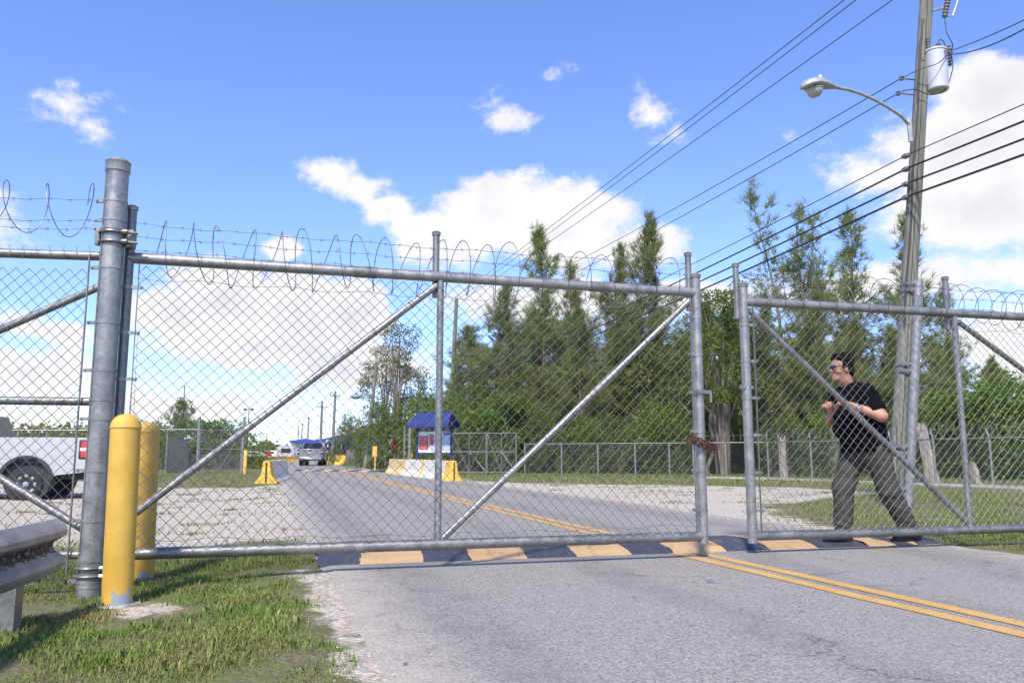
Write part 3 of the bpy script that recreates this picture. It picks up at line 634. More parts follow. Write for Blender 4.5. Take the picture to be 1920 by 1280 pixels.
for k, py in enumerate((372, 411, 426)):
    mb = MB(); barbed(mb, F(.03, zpx(py + 3, PB.y), 0), F(LF, zpx(py - 3, PB.y) + .02, 0), seed=50 + k); tag(mb.build('barbed_wire', M_BARB, None), f'{W3[k]} barbed wire strand over the fixed fence bay beside the thick post', 'barbed wire')
mb = MB(); coil(mb, F(.02, zpx(395, PB.y), .0), F(LF, zpx(388, PB.y), .0), .20, .26, seed=77); tag(mb.build('wire_coil', M_BARB, None), 'loose spiral of barbed wire over the fixed fence bay beside the thick post', 'wire coil')

# ================================================================ yellow bollards
def bollard(px, py, top_py, r, label):
    b = G(px, py, -.078); h = at(px, top_py, b.y).z
    ro = empty('bollard', b, label, 'bollard', 'yellow bollards either side of the gate', local=True)
    H = h + .078; prof = [(r, -.06), (r, H - r * .95)] + [(r * math.cos(a) ** .8, H - r * .95 + r * .95 * math.sin(a)) for a in np.linspace(.12, math.pi / 2, 9)]
    prof[-1] = (0.0, H); mb = MB(); mb.lathe(prof[:2], n=36); mb.build('pipe', M_YEL, ro)
    mb = MB(); mb.lathe([(r + .004, H - r * .98), (r + .004, H - r * .9)] + [(x * 1.01, z) for x, z in prof[2:]], n=36); mb.build('domed_cap', M_YEL, ro)
    mb = MB(); k = 18; mb.lathe([(r * 1.45, -.02), (r * 1.35, .006), (0, .010)], n=k); mb.v = [(x * (1 + .25 * math.sin(3 * math.atan2(y, x) + px)), y * (1 + .2 * math.cos(2 * math.atan2(y, x))), z) for x, y, z in mb.v]; mb.build('concrete_footing', M_CONCG, ro)
    ro.rotation_euler = (0, R(-.8), 0)
    return b
b1 = bollard(219, 1133, 776, .092, 'yellow bollard with chipped paint at its foot, beside the thick gate post')
b2 = bollard(266, 1087, 791, .082, 'yellow bollard standing behind the gate mesh')

# ================================================================ W-beam guardrail
gA = at(98, 1010, 5.0); gB = at(-560, 1180, 2.35)
gA = Vector((gA.x, gA.y, 0)); gB = Vector((gB.x, gB.y, 0)); gu = (gA - gB).normalized(); gn = Vector((gu.y, -gu.x, 0))
zt0 = at(100, 972, 5.0).z
gr = empty('guardrail', (gA.x, gA.y, -.08), 'weathered steel guardrail ending beside the thick gate post', 'guardrail')
prof = [(0, .155), (.020, .158), (.062, .125), (.080, .092), (.074, .062), (.012, .022), (.002, 0), (.012, -.022), (.074, -.062), (.080, -.092), (.062, -.125), (.020, -.158), (0, -.155)]
mb = MB(); n_s = 26; Lg = (gA - gB).length; vs = []
zc0 = zt0 - .155
for k in range(n_s + 1):
    s = Lg * k / n_s
    for th in (0, -.004):
        for (o_, z_) in prof: p = gB + gu * s + gn * (o_ * 1.05 + th); vs.append((p.x, p.y, zc0 + z_ * 1.02 + .004 * math.sin(s * 2)))
m_ = len(prof); st = 2 * m_; fs = []
for k in range(n_s):
    for j in range(m_ - 1):
        fs.append((k * st + j, k * st + j + 1, (k + 1) * st + j + 1, (k + 1) * st + j)); fs.append((k * st + m_ + j + 1, k * st + m_ + j, (k + 1) * st + m_ + j, (k + 1) * st + m_ + j + 1))
for k in (0, n_s):
    for j in range(m_ - 1): fs.append((k * st + j, k * st + j + 1, k * st + m_ + j + 1, k * st + m_ + j))
mb.add(vs, fs)
def railm(nt, b):
    o = nt.pos(); n = nt.noise(o, 5, 6, .65); z = nt.node('ShaderNodeSeparateXYZ'); nt.l.new(o, z.inputs[0]); st = nt.noise(nt.vmath('MULTIPLY', o, (3, 3, 30)), 1, 5, .6)
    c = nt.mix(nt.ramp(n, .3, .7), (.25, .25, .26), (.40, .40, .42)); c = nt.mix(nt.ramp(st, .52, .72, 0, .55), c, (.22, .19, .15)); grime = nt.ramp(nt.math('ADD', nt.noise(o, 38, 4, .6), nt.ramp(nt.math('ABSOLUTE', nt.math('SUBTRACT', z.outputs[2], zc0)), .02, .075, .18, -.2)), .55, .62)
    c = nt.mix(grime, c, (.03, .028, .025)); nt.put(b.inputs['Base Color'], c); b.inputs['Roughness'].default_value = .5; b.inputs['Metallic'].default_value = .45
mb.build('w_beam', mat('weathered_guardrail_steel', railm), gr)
def ibeam(mb, c, z0, z1, d=.15, wd=.11):
    for s in (-1, 1): mb.box(c + gn * (s * d / 2 * -1) + Vector((0, 0, (z0 + z1) / 2)), (wd, .008, z1 - z0), Matrix.Rotation(math.atan2(gu.y, gu.x), 3, 'Z'))
    mb.box(c + Vector((0, 0, (z0 + z1) / 2)), (.007, d - .008, z1 - z0), Matrix.Rotation(math.atan2(gu.y, gu.x), 3, 'Z'))
for s in (.42, 2.2):
    mb = MB(); ibeam(mb, gA - gu * s - gn * .085, -.2, zc0 + .10); mb.build('post', M_GALV_D, gr, smooth=False)
    mb = MB(); mb.box(gA - gu * (s - .0) - gn * .215 + Vector((0, 0, zc0 + .06)), (.16, .10, .30), Matrix.Rotation(math.atan2(gu.y, gu.x), 3, 'Z')); mb.build('offset_block', M_PLANK, gr, bevel=.006)
    mb = MB(); mb.lathe([(.018, 0), (.018, .006), (.012, .014), (0, .016)], gA - gu * s + gn * .006 + Vector((0, 0, zc0)), gn, 12); mb.build('bolt', M_GALV_D, gr)
# ================================================================ utility pole by the gate
UB = G(1679, 950); UB.z = -.1; Ud = UB.y
pole = empty('utility_pole', (UB.x, UB.y, 0), 'tall weathered wooden utility pole with a steel brace pipe, street lamp arm and transformer', 'utility pole')
uT = at(1737, 0, Ud); axis = (uT - Vector((UB.x, UB.y, 0))).normalized(); Hp = 10.6
UP = lambda z, dx=0, dy=0: Vector((UB.x, UB.y, 0)) + axis * (z / axis.z) + Vector((dx, dy, 0))
ur = lambda z: .142 - .0035 * z
mb = MB(); mb.tube([UP(z) for z in np.linspace(-.3, Hp, 14)], [ur(z) for z in np.linspace(-.3, Hp, 14)], 22); mb.build('trunk', M_POLE, pole)
zA = at(1705, 530, Ud).z
bx = .125
mb = MB(); mb.tube([UP(-.1, bx, -.19), UP(zA, bx - .045, -.17)], .078, 20); mb.build('brace_pipe', M_GALV, pole)
for py in (540, 690, 843, 920):
    z = at(1700, py, Ud).z
    for dz in (-.05, .06):
        mb = MB(); c0 = UP(z + dz); pts = []; f_ = z / zA
        for t in np.linspace(0, 2 * math.pi, 29):
            cx_, sy_ = math.cos(t), math.sin(t); pts.append(c0 + Vector((cx_ * (ur(z) + .012) + (.05 if cx_ > 0 and sy_ < .2 else 0) * abs(cx_), sy_ * (ur(z) + .012) - (.13 if sy_ < -.05 else 0) * min(1, abs(sy_) * 1.4) * (.5 + .5 * cx_), 0)))
        for q in range(len(pts) - 1): mb.bar(pts[q], pts[q + 1], .008, .055)
        mb.build('steel_band', M_GALV_D, pole, smooth=False)
mb = MB(); mb.tube([UP(z, -.03, -ur(z) - .004) for z in np.linspace(.2, 9.5, 30)], .006, 5); mb.build('ground_wire', M_CABLE, pole)
mb = MB(); mb.tube([UP(z, -.09 + .01 * math.sin(z * 3), -ur(z) + .02) for z in np.linspace(3.0, 8.6, 24)], .016, 6); mb.build('riser_conduit', M_BLKPL, pole)
# street lamp
lampr = empty('street_lamp', at(1704, 232, Ud), 'grey cobra-head street lamp on a curved arm fixed to the wooden utility pole', 'street lamp')
ap = [(1706, 236), (1690, 218), (1668, 203), (1640, 187), (1612, 175), (1590, 168), (1572, 165)]
pts = [at(x, y, lerp(Ud - .15, Ud - 1.0, i / 6)) for i, (x, y) in enumerate(ap)]
mb = MB(); mb.tube(pts, .028, 12); mb.build('arm', M_LAMPG, lampr)
c = at(1706, 245, Ud - .17); mb = MB(); mb.box(c, (.07, .05, .42)); mb.build('arm_bracket', M_LAMPG, lampr, bevel=.01)
hA, hB = at(1572, 165, Ud - 1.0), at(1506, 163, Ud - 1.35); hu = (hB - hA); hl = hu.length; hu.normalize(); hs = hu.cross(Vector((0, 0, 1))).normalized(); hup = hs.cross(hu)
mb = MB(); secs = [(0, .03, .035, .0), (.1, .045, .05, .005), (.3, .10, .085, .02), (.5, .15, .115, .03), (.72, .175, .12, .03), (.9, .14, .09, .02), (1.0, .03, .03, .0)]; vs = []; N_ = 16
for (t, w_, h_, dz) in secs:
    for j in range(N_):
        a = 2 * math.pi * j / N_; y_ = math.sin(a); vs.append(hA + hu * (t * hl * 1.02) + hs * (w_ * math.cos(a)) + hup * (dz + (h_ if y_ > 0 else h_ * .45) * y_))
fs = [(i * N_ + j, i * N_ + (j + 1) % N_, (i + 1) * N_ + (j + 1) % N_, (i + 1) * N_ + j) for i in range(len(secs) - 1) for j in range(N_)] + [tuple(range(N_)), tuple((len(secs) - 1) * N_ + j for j in range(N_))]
mb.add(vs, fs); lh = mb.build('lamp_head', M_LAMPG, lampr)
mb = MB(); c = hA + hu * (hl * .70) - hup * .035; mb.lathe([(.135, 0), (.132, -.04), (.11, -.09), (.07, -.125), (0, -.14)], c, hup, 20); mb.build('glass_globe', M_GLOBE, lh)
mb = MB(); mb.lathe([(.14, -.012), (.146, 0), (.14, .012)], c, hup, 20); mb.build('globe_ring', M_LAMPG, lh)
mb = MB(); c = hA + hu * (hl * .47) + hup * .14; mb.lathe([(.035, -.02), (.035, .05), (.028, .065), (0, .07)], c, hup, 14); mb.build('photocell', M_LGREY, lh)
# transformer
tc = at(1758, 128, Ud - .15); tr_ = empty('transformer', tc, 'light grey cylindrical transformer hung on the wooden utility pole', 'transformer')
rT, hT = .175, .66
zT0 = at(1758, 162, Ud - .3).z; zT1 = at(1762, 97, Ud - .15).z; tcx = at(1757, 130, Ud - .15).x + .01; tcy = Ud - .12
mb = MB(); mb.lathe([(rT - .02, zT0 + .0), (rT, zT0 + .02), (rT, zT1), (rT + .012, zT1), (rT + .012, zT1 + .03), (rT * .8, zT1 + .055), (0, zT1 + .065)], (tcx, tcy, 0), (0, 0, 1), 32); mb.build('tank', M_LGREY, tr_)
def insul(mb, a, b, r, n):
    a = Vector(a); b = Vector(b); pr = [(r * .55, 0)]
    L = (b - a).length
    for i in range(n): h0 = L * (i + .1) / n; pr += [(r * .55, h0), (r, h0 + L / n * .3), (r, h0 + L / n * .45), (r * .55, h0 + L / n * .75)]
    pr.append((0, L)); mb.lathe(pr, a, b - a, 14)
for (dx, h_, r_) in ((-.12, .25, .04), (.06, .13, .045)):
    mb = MB(); insul(mb, (tcx + dx, tcy, zT1 + .03), (tcx + dx, tcy, zT1 + .03 + h_), r_, 5); mb.build('bushing', M_PORC, tr_)
mb = MB(); insul(mb, (tcx + rT + .04, tcy - .05, zT1 - .28), (tcx + rT + .05, tcy - .05, zT1 + .12), .035, 7); mb.build('surge_arrester', M_PORC, tr_)
mb = MB(); mb.box((tcx - rT - .03, tcy + .03, zT1 - .12), (.08, .06, .05)); mb.box((tcx - rT - .03, tcy + .03, zT0 + .14), (.08, .06, .05)); mb.build('mounting_lug', M_GALV_D, tr_)
for k in range(3):
    mb = MB(); mb.tube([(tcx + .07 + .05 * k, tcy - rT * .8, zT1 - .05 - .02 * k), (tcx + .08 + .05 * k, tcy - rT - .06, zT1 - .08 - .02 * k)], .014, 8); mb.build('terminal', M_PORC, tr_)
# fused cutout
cu = empty('fuse_cutout', at(1775, 30, Ud), 'fused cutout switch with ribbed insulator at the top of the wooden utility pole', 'insulator')
cA, cB = at(1771, 33, Ud - .2), at(1780, -14, Ud - .2); mb = MB(); insul(mb, cA, cB, .052, 8); mb.build('ribbed_insulator', M_PORC, cu)
mb = MB(); mb.tube([at(1786, 30, Ud - .25), at(1795, 4, Ud - .25), at(1797, -12, Ud - .25)], .014, 8); mb.build('fuse_tube', M_LGREY, cu)
mb = MB(); mb.bar(UP(at(1746, 22, Ud).z, .05), at(1772, 14, Ud - .15), .03, .04); mb.bar(at(1776, 30, Ud - .2), at(1788, 32, Ud - .25), .02, .02); mb.build('bracket', M_GALV_D, cu)
# ---------------------------------------------------------------- far poles
polesF = []
def far_pole(px, base_py, top_py, Y, r, label, lean_px=0, arms=()):
    b = Vector((at(px, 800, Y).x, Y, 0)); t = at(px + lean_px, top_py, Y)
    ro = empty('utility_pole', b, label, 'utility pole', 'distant utility poles along the road')
    mb = MB(); k = [lerp(Vector((b.x, b.y, -.3)), t, s) for s in np.linspace(0, 1, 7)]; mb.tube(k, [lerp(r, r * .62, s) for s in np.linspace(0, 1, 7)], 12); mb.build('trunk', M_POLE, ro)
    for z_, hw in arms:
        c = lerp(b, t, z_); mb = MB(); mb.bar(c + Vector((-hw, -.12, 0)), c + Vector((hw, -.12, 0)), .09, .11); mb.build('crossarm', M_POLE, ro)
        for s in (-.9, -.35, .9):
            mb = MB(); insul(mb, c + Vector((s * hw, -.12, .06)), c + Vector((s * hw, -.12, .26)), .05, 3); mb.build('insulator', M_PORC, ro)
    polesF.append((b, t)); return ro
far_pole(841, 880, 560, 48, .17, 'wooden utility pole rising behind the blue-roofed notice board', 15)
far_pole(686, 868, 560 + 118, 56, .17, 'leaning wooden pole beside the plank fence and dark bushes', 20)
far_pole(624, 868, 733, 84, .19, 'wooden pole standing at the block of yellow barrier by the blue canopies', 5, [(.93, .5)])
far_pole(602, 860, 752, 104, .22, 'wooden pole just beyond the silver pickup', 2, [(.90, .7)])
far_pole(577, 850, 781, 150, .2, 'thin far pole beyond the blue canopy peak', 2, [(.96, .9)])
far_pole(566, 850, 793, 175, .2, 'thin far pole over the middle of the blue canopy', 1, [(.96, .9)])
far_pole(559, 850, 797, 200, .2, 'thin far pole over the edge of the blue canopy', 1)
far_pole(345, 850, 722, 150, .16, 'distant dark pole rising behind the bright green tree', 1, [(.97, .6), (.82, .5)])
# antenna mast and floodlight mast
mb = MB(); b = Vector((at(250, 800, 90).x, 90, -.2)); mb.tube([b, at(258, 612, 90)], [.09, .05], 8); tag(mb.build('antenna_mast', M_LGREY, None), 'slender pale mast rising behind the gate hinge', 'mast')
fm = empty('floodlight_mast', Vector((at(467, 800, 120).x, 120, 0)), 'distant floodlight mast behind the diagonal gate brace', 'mast')
mb = MB(); t = at(467, 768, 120); mb.tube([(t.x, 120, -.2), t], .08, 8); mb.build('pole', M_GALV_D, fm)
for dx in (-.55, .5):
    mb = MB(); mb.bar(t, t + Vector((dx, 0, .1)), .05, .05); mb.box(t + Vector((dx, -.1, .05)), (.35, .2, .3)); mb.build('floodlight', M_BLKPL, fm, bevel=.02)
# lamp on the leaning pole
fl = empty('street_lamp', at(694, 735, 56), 'distant street lamp reaching out from the leaning wooden pole', 'street lamp')
mb = MB(); mb.tube([at(699, 738, 56), at(690, 736, 56), at(675, 741, 55.5)], .05, 8); mb.build('arm', M_LAMPG, fl)
mb = MB(); c = at(667, 743, 55.3); mb.lathe([(0, .16), (.12, .14), (.25, .03), (.25, -.04), (.14, -.16), (0, -.2)], c, (0, 0, 1), 14); mb.v = [((x - c.x) * 1.6 + c.x, y, z) for x, y, z in mb.v]; mb.build('lamp_head', M_LAMPG, fl)

# ================================================================ overhead wires
def wire(pts3, r, label, sag=0.0, name='power_line'):
    mb = MB(); out = []
    for (a, b) in zip(pts3[:-1], pts3[1:]):
        n = 40
        for i in range(n + (1 if b is pts3[-1] else 0)): t = i / n; out.append(lerp(Vector(a), Vector(b), t) - Vector((0, 0, sag * 4 * t * (1 - t))))
    mb.tube(out, r, 6); return tag(mb.build(name, M_CABLE, None), label, 'cable', 'overhead wires strung between the utility poles')
p2b, p2t = polesF[0]; prev = Vector((UB.x + (UB.x - p2b.x), UB.y - (p2b.y - UB.y), 0))
def back(p, dz=0.0): return Vector((prev.x + (p.x - UB.x), prev.y, p.z + dz))
# three high primaries: pass the pole top and run on to the pole behind the notice board
for k, (x0, y0, x1, y1, lab) in enumerate(((1588, 0, 1008, 466, 'upper left of the three high bare wires crossing the blue sky'), (1612, 0, 1030, 466, 'middle one of the three high bare wires crossing the blue sky'), (1680, 0, 1061, 466, 'lower right of the three high bare wires crossing the blue sky'))):
    sl = (y1 - y0) / (x1 - x0); xa = 1760 + 20 * k; a = at(xa, y0 + sl * (xa - x0), Ud + .3 * k); e = p2t + Vector((-.35 + .35 * k, 0, -.1 + .0 * k))
    b = at(x1, y1, 33); wire([back(a, .2), a, e], .0105, lab, .12)
    mb = MB(); insul(mb, a - Vector((0, 0, .22)), a - Vector((0, 0, .0)), .05, 3); tag(mb.build('line_insulator', M_PORC, None), f'ribbed insulator carrying one of the high bare wires above the pole, {("left", "middle", "right")[k]} wire', 'insulator')
# two secondaries ending on spool insulators
for (x0, y0, x1, y1, lab, li) in ((1690, 147, 1182, 470, 'upper thin wire leaving the upper spool insulator on the pole', 'upper spool insulator on a pin at the wooden pole'), (1684, 175, 1262, 470, 'lower thin wire leaving the lower spool insulator on the pole', 'lower spool insulator on a pin at the wooden pole')):
    a = at(x0, y0, Ud); e = p2t + Vector((.15, 0, -1.0 if y0 < 160 else -1.6)); wire([a, e], .009, lab, .35)
    so_ = empty('spool_insulator', a, li, 'insulator'); mb = MB(); insul(mb, a + Vector((0, 0, -.045)), a + Vector((0, 0, .045)), .042, 2); mb.build('spool', M_PORC, so_); mb = MB(); mb.tube([a, UP(a.z - .03, -.1)], .016, 8); mb.build('pin', M_GALV_D, so_)
# communication cables clamped to the pole
for k, (yp, yr, r, lab) in enumerate(((290, 185, .009, 'thin messenger wire clamped to the pole above the thick cables'), (315, 232, .017, 'uppermost thick black cable passing the wooden pole'), (343, 268, .017, 'middle thick black cable passing the wooden pole'), (368, 295, .019, 'lowest thick black cable passing the wooden pole'))):
    a = at(1702, yp, Ud - .2); z_end = a.z - .1; q = at(1920, yr, 10.9)
    dzdt = (q.z - a.z) / (Vector((q.x - a.x, q.y - a.y))).length; e = Vector((p2b.x + .3, p2b.y - .2, a.z - .35 + .0 * k)); o = q + (q - a).normalized() * 3
    far_prev = back(a, 0); wire([far_prev, a, e], r, lab, .32 if k else .25)
    mb = MB(); mb.box(a + Vector((0, .06, 0)), (.10, .16, .06)); mb.build('cable_clamp', M_GALV_D, pole, bevel=.008)
# service drops to the right of the transformer and its jumpers
s0 = Vector((tcx + rT + .05, tcy - .1, zT1 - .02))
wire([s0, at(1920, 38, 9.5), at(2200, -90, 7)], .008, 'upper service wire leaving the transformer away from the lamp', .02); wire([s0 - Vector((0, 0, .07)), at(1920, 55, 9.5), at(2200, -60, 7)], .010, 'lower service wire leaving the transformer away from the lamp', .07)
def jumper(pp, lab, r=.008):
    mb = MB(); P_ = [Vector(p) for p in pp]; out = []
    for i in range(len(P_) - 1):
        p0, p1, p2, p3 = P_[max(i - 1, 0)], P_[i], P_[i + 1], P_[min(i + 2, len(P_) - 1)]
        for t in np.linspace(0, 1, 8, endpoint=False): out.append(.5 * ((2 * p1) + (p2 - p0) * t + (2 * p0 - 5 * p1 + 4 * p2 - p3) * t * t + (3 * p1 - p0 - 3 * p2 + p3) * t ** 3))
    out.append(P_[-1]); mb.tube(out, r, 6); tag(mb.build('jumper_wire', M_CABLE, None), lab, 'cable')
jumper([cA, at(1775, 60, Ud - .3), at(1786, 84, Ud - .3), s0], 'black jumper hanging from the fused cutout to the transformer side')
jumper([(tcx + .06, tcy, zT1 + .16), (tcx + .09, tcy, zT1 + .24), (tcx + .16, tcy, zT1 + .2), (tcx + .19, tcy, zT1 + .05)], 'black jumper looping over the transformer lid')
jumper([s0 - Vector((0, 0, .1)), at(1786, 130, Ud - .25), at(1772, 168, Ud - .2), at(1745, 178, Ud - .2), at(1716, 168, Ud - .2), at(1690, 172, Ud - .1)], 'black jumper looping under the transformer')
jumper([s0, at(1760, 118, Ud - .4), at(1735, 127, Ud - .3), at(1712, 136, Ud - .2), at(1690, 148, Ud)], 'black jumper from the transformer to the upper spool insulator')

# ================================================================ vegetation
def quads_np(C, D, S, L, W, tint):
    """thin leaf strips: base C, direction D, side S"""
    h = (L / 2)[:, None]; V = np.stack([C - S * W[:, None] * .5, C + S * W[:, None] * .5, C + D * L[:, None] + S * W[:, None] * .12, C + D * L[:, None] - S * W[:, None] * .12], 1)
    F = np.arange(len(C) * 4).reshape(-1, 4); return V.reshape(-1, 3), F, np.repeat(tint, 4)
def unit(v): return v / (np.linalg.norm(v, axis=-1, keepdims=True) + 1e-9)
def leafobj(name, V, F, T, m, parent):
    o = from_np(name, V, F, m, parent); a = o.data.attributes.new('tint', 'FLOAT', 'POINT'); a.data.foreach_set('value', T.astype(np.float32)); tag(o, kind='stuff'); return o
def casuarina(seed, H=13.0, dens=1.0, wmax=2.3, low=.12, multi=1, sparse=0.0, m=None):
    """Australian pine: straight leader(s), ascending limbs, drooping feathery tufts"""
    rg = np.random.default_rng(seed); ro = empty('pine_tree', (0, 0, 0), local=True); tm = MB(); C = []; D = []; Tn = []
    for q in range(multi):
        lean = rg.normal(0, .035, 2) + (0 if multi == 1 else rg.normal(0, .08, 2)); h = H * (1 if q == 0 else rg.uniform(.7, .93)); r0 = .011 * h
        tp = [Vector((lean[0] * z + .12 * math.sin(z * .6 + q), lean[1] * z + .1 * math.cos(z * .5), z)) for z in np.linspace(-.3, h, 14)]
        tm.tube(tp, [max(.012, r0 * (1 - i / 13.5)) for i in range(14)], 7)
        nb = int(135 * dens / multi ** .6); ph_ = rg.uniform(0, 6, 3)
        for b in range(nb):
            f = low + (1 - low) * ((b + rg.uniform(0, 1)) / nb) ** .92; z = f * h; env = 1.3 * wmax * (min(1, (1 - f) * 1.5 + .05)) ** 1.05 * (.5 if f < low + .1 else 1.0)
            env *= .72 + .30 * math.sin(f * 19 + ph_[0]) + .16 * math.sin(f * 41 + ph_[1])
            az = rg.uniform(0, 2 * math.pi); L = env * rg.uniform(.35, 1.2); env *= 1 + .3 * math.sin(az * 2 + f * 9 + ph_[2]); up = rg.uniform(.35, 1.15) + 1.0 * max(0, f - .6)
            o = np.array(lerp(tp[min(12, int(f * 13))], tp[min(13, int(f * 13) + 1)], (f * 13) % 1)); d = unit(np.array([math.cos(az), math.sin(az), up])); L2 = L * (1 + up * .35)
            tip = o + d * L2; mid_ = o + d * L2 * .5 + np.array([0, 0, -.10 * L2])
            tm.tube([o, mid_, tip], [max(.008, .016 * L2), .010, .005], 4, cap=False)
            nt_ = max(4, int(L2 * 7.0 * (1 - sparse)))
            tt = rg.uniform(.22, 1.03, nt_)[:, None]; base = (1 - tt) ** 2 * o + 2 * tt * (1 - tt) * mid_ + tt ** 2 * tip + rg.normal(0, .16, (nt_, 3))
            k = rg.integers(11, 19, nt_); bb = np.repeat(base, k, 0); n = len(bb); dirs = unit(d * .75 + rg.normal(0, .48, (n, 3)) + np.array([0, 0, -.35 if f < .55 else .25]))
            C.append(bb + rg.normal(0, .05, (n, 3))); D.append(dirs); Tn.append(np.clip(np.repeat(rg.uniform(0, .8, nt_), k) + rg.normal(0, .12, n), 0, 1))
    C = np.concatenate(C); D = np.concatenate(D); T = np.concatenate(Tn); n = len(C); S = unit(np.cross(D, unit(rg.normal(0, 1, (n, 3)))))
    V, F, T = quads_np(C, D, S, rg.uniform(.22, .50, n), rg.uniform(.018, .038, n), T)
    leafobj('crown', V, F, T, m or M_PINE, ro); tm.build('trunk', M_BARK, ro); return ro
def broadleaf(seed, H=7.0, Wd=3.0, n=9000, m=None, low=.15, trunks=3, leaf=.13, name='broadleaf_tree'):
    rg = np.random.default_rng(seed); ro = empty(name, (0, 0, 0), local=True); tm = MB(); cl = []
    k = int(26 + Wd * 9)
    for i in range(k):
        f = rg.uniform(low, 1); a = rg.uniform(0, 6.28); rr = Wd * math.sqrt(rg.uniform(.05, 1)) * (math.sin(min(1, (1.12 - f) / .8) * math.pi / 2) ** .7)
        cl.append((rr * math.cos(a), rr * math.sin(a), f * H, rg.uniform(.35, .85) * (.5 + Wd * .16)))
    for t in range(trunks):
        b = np.array([rg.normal(0, .12 * trunks), rg.normal(0, .12 * trunks), -.3]); 
        for j in rg.choice(k, 5, replace=False):
            c = np.array(cl[j][:3]); md = b + (c - b) * .45 + np.array([0, 0, .15 * H]); md[:2] *= .7
            tm.tube([b, md, c], [.012 * H, .008 * H, .01], 5, cap=False)
    idx = rg.integers(0, k, n); c = np.array(cl)[idx]; d = unit(rg.normal(0, 1, (n, 3))); rad = c[:, 3] * rg.uniform(.25, 1, n) ** .5
    C = c[:, :3] + d * rad[:, None] * np.array([1, 1, .8]); D = unit(d + rg.normal(0, .6, (n, 3)) + np.array([0, 0, -.25])); S = unit(np.cross(D, rg.normal(0, 1, (n, 3))))
    L = rg.uniform(.7, 1.4, n) * leaf; W = L * rg.uniform(.4, .65, n); T = np.clip(rg.uniform(0, .75, k)[idx] + rg.normal(0, .15, n), 0, 1)
    V = np.stack([C, C + D * L[:, None] * .45 - S * W[:, None] * .5, C + D * L[:, None], C + D * L[:, None] * .5 + S * W[:, None] * .5], 1).reshape(-1, 3)
    leafobj('crown', V, np.arange(4 * n).reshape(-1, 4), np.repeat(T, 4), m or M_BROAD, ro); tm.build('trunk', M_BARK, ro); return ro
PV = [casuarina(1, 13, 1.25, 2.5), casuarina(2, 13, 1.1, 1.9), casuarina(3, 13, 1.3, 2.7, .08), casuarina(4, 13, .62, 2.7, .2, 3, .1), casuarina(5, 13, .75, 2.1, .2)]
BV = [broadleaf(11, 9, 3.2, 11000), broadleaf(12, 7, 2.6, 9000, leaf=.15), broadleaf(13, 3.4, 1.9, 6500, M_BRIGHT, .05, leaf=.13), broadleaf(14, 3.0, 2.2, 6500, M_BRIGHT, .05, leaf=.12), broadleaf(15, 9, 2.6, 5200, M_DRY, .25, leaf=.13), broadleaf(16, 4.0, 2.6, 8000, M_BROAD, .02, leaf=.13)]
BV.append(broadleaf(17, 9.5, 2.5, 9500, M_BROAD, .40, leaf=.14, trunks=2)); BH = [9, 7, 3.4, 3.0, 9, 4.0, 9.5]
usedv = set()
def plant(pool, i, H0, px, top_py, Y, label, cat, group, wide=1.0, base_z=-.05, name=None):
    src = pool[i]; t = at(px, top_py, Y); s = (t.z - base_z) / H0
    key = (id(pool), i)
    if key in usedv: o = copy_tree(src)
    else: o = src; usedv.add(key)
    o.location = (t.x, Y, base_z); o.scale = (s * wide, s * wide, s); o.rotation_euler = (0, 0, random.uniform(0, 6.28)); tag(o, label, cat, group)
    if name: o.name = name
    return o
GP = 'Australian pines behind the boundary fence'
pines = [(918, 540, 45, 2, 1.0, 'feathery pine beside the wooden pole behind the notice board'), (1016, 432, 47, 1, 1.0, 'tall slim pine with a narrow spire, crossed by the high wires'), (1062, 500, 50, 4, .9, 'thin-topped pine beside the slim spire'), (1086, 545, 43, 0, .9, 'broad mid-height pine between the two tall spires'),
 (1175, 418, 46, 2, .85, 'tallest dark pine behind the closed gate leaf'), (1150, 470, 50, 0, .8, 'pine close behind the tallest dark pine'), (1222, 520, 47, 1, .9, 'pine between the tallest dark pine and the closed leaf end post'), (965, 610, 42, 0, .9, 'lower rounded pine left of the slim spire tree'),
 (1480, 348, 37, 3, 1.0, 'tall open pine with two ragged tops beside the lamp wires'), (1612, 405, 40, 4, 1.1, 'thin see-through pine over the man'), (1690, 415, 43, 4, 1.0, 'thin pine half hidden by the utility pole'), (1762, 545, 39, 4, 1.0, 'short thin pine behind the second gate upright'),
 (1430, 560, 36, 0, .95, 'dense pine just behind the meeting posts of the gates'), (1520, 540, 35, 2, .9, 'dense low pine behind the man\'s gate brace'), (1600, 600, 36, 1, 1.2, 'dense low pine right behind the man'), (1660, 620, 37, 2, 1.0, 'dense low pine behind the utility pole foot'),
 (1790, 640, 34, 0, 1.0, 'squat pine behind the second gate upright'), (1880, 670, 34, 2, 1.0, 'squat pine at the outer end of the pushed gate'), (1960, 600, 36, 1, 1.3, 'pine past the outer end of the pushed gate'), (1300, 575, 46, 0, 1.0, 'pine behind the rusty chain and end post'), (870, 640, 47, 4, 1.1, 'thin pine right behind the notice board roof')]
for (px, ty, Y, v, wd, lab) in pines: plant(PV, v, 13.0, px, ty, Y, lab, 'tree', GP, wd)
back_ = [(890, 620), (945, 590), (1000, 600), (1050, 610), (1110, 600), (1160, 620), (1210, 600), (1265, 590), (1320, 620), (1380, 600), (1440, 640), (1500, 630), (1560, 620), (1625, 640), (1685, 650), (1740, 660), (1810, 690), (1870, 700), (1930, 690), (2000, 680), (2080, 660)]
for i, (px, ty) in enumerate(back_): plant(PV, (i * 2) % 3, 13.0, px, ty - 5, 56 + (i % 3) * 3, 'dark pine in the second row of the wood behind the boundary fence', 'tree', 'second row of the wood', 1.9)
GB = 'broadleaf trees and shrubs along the boundary fence'
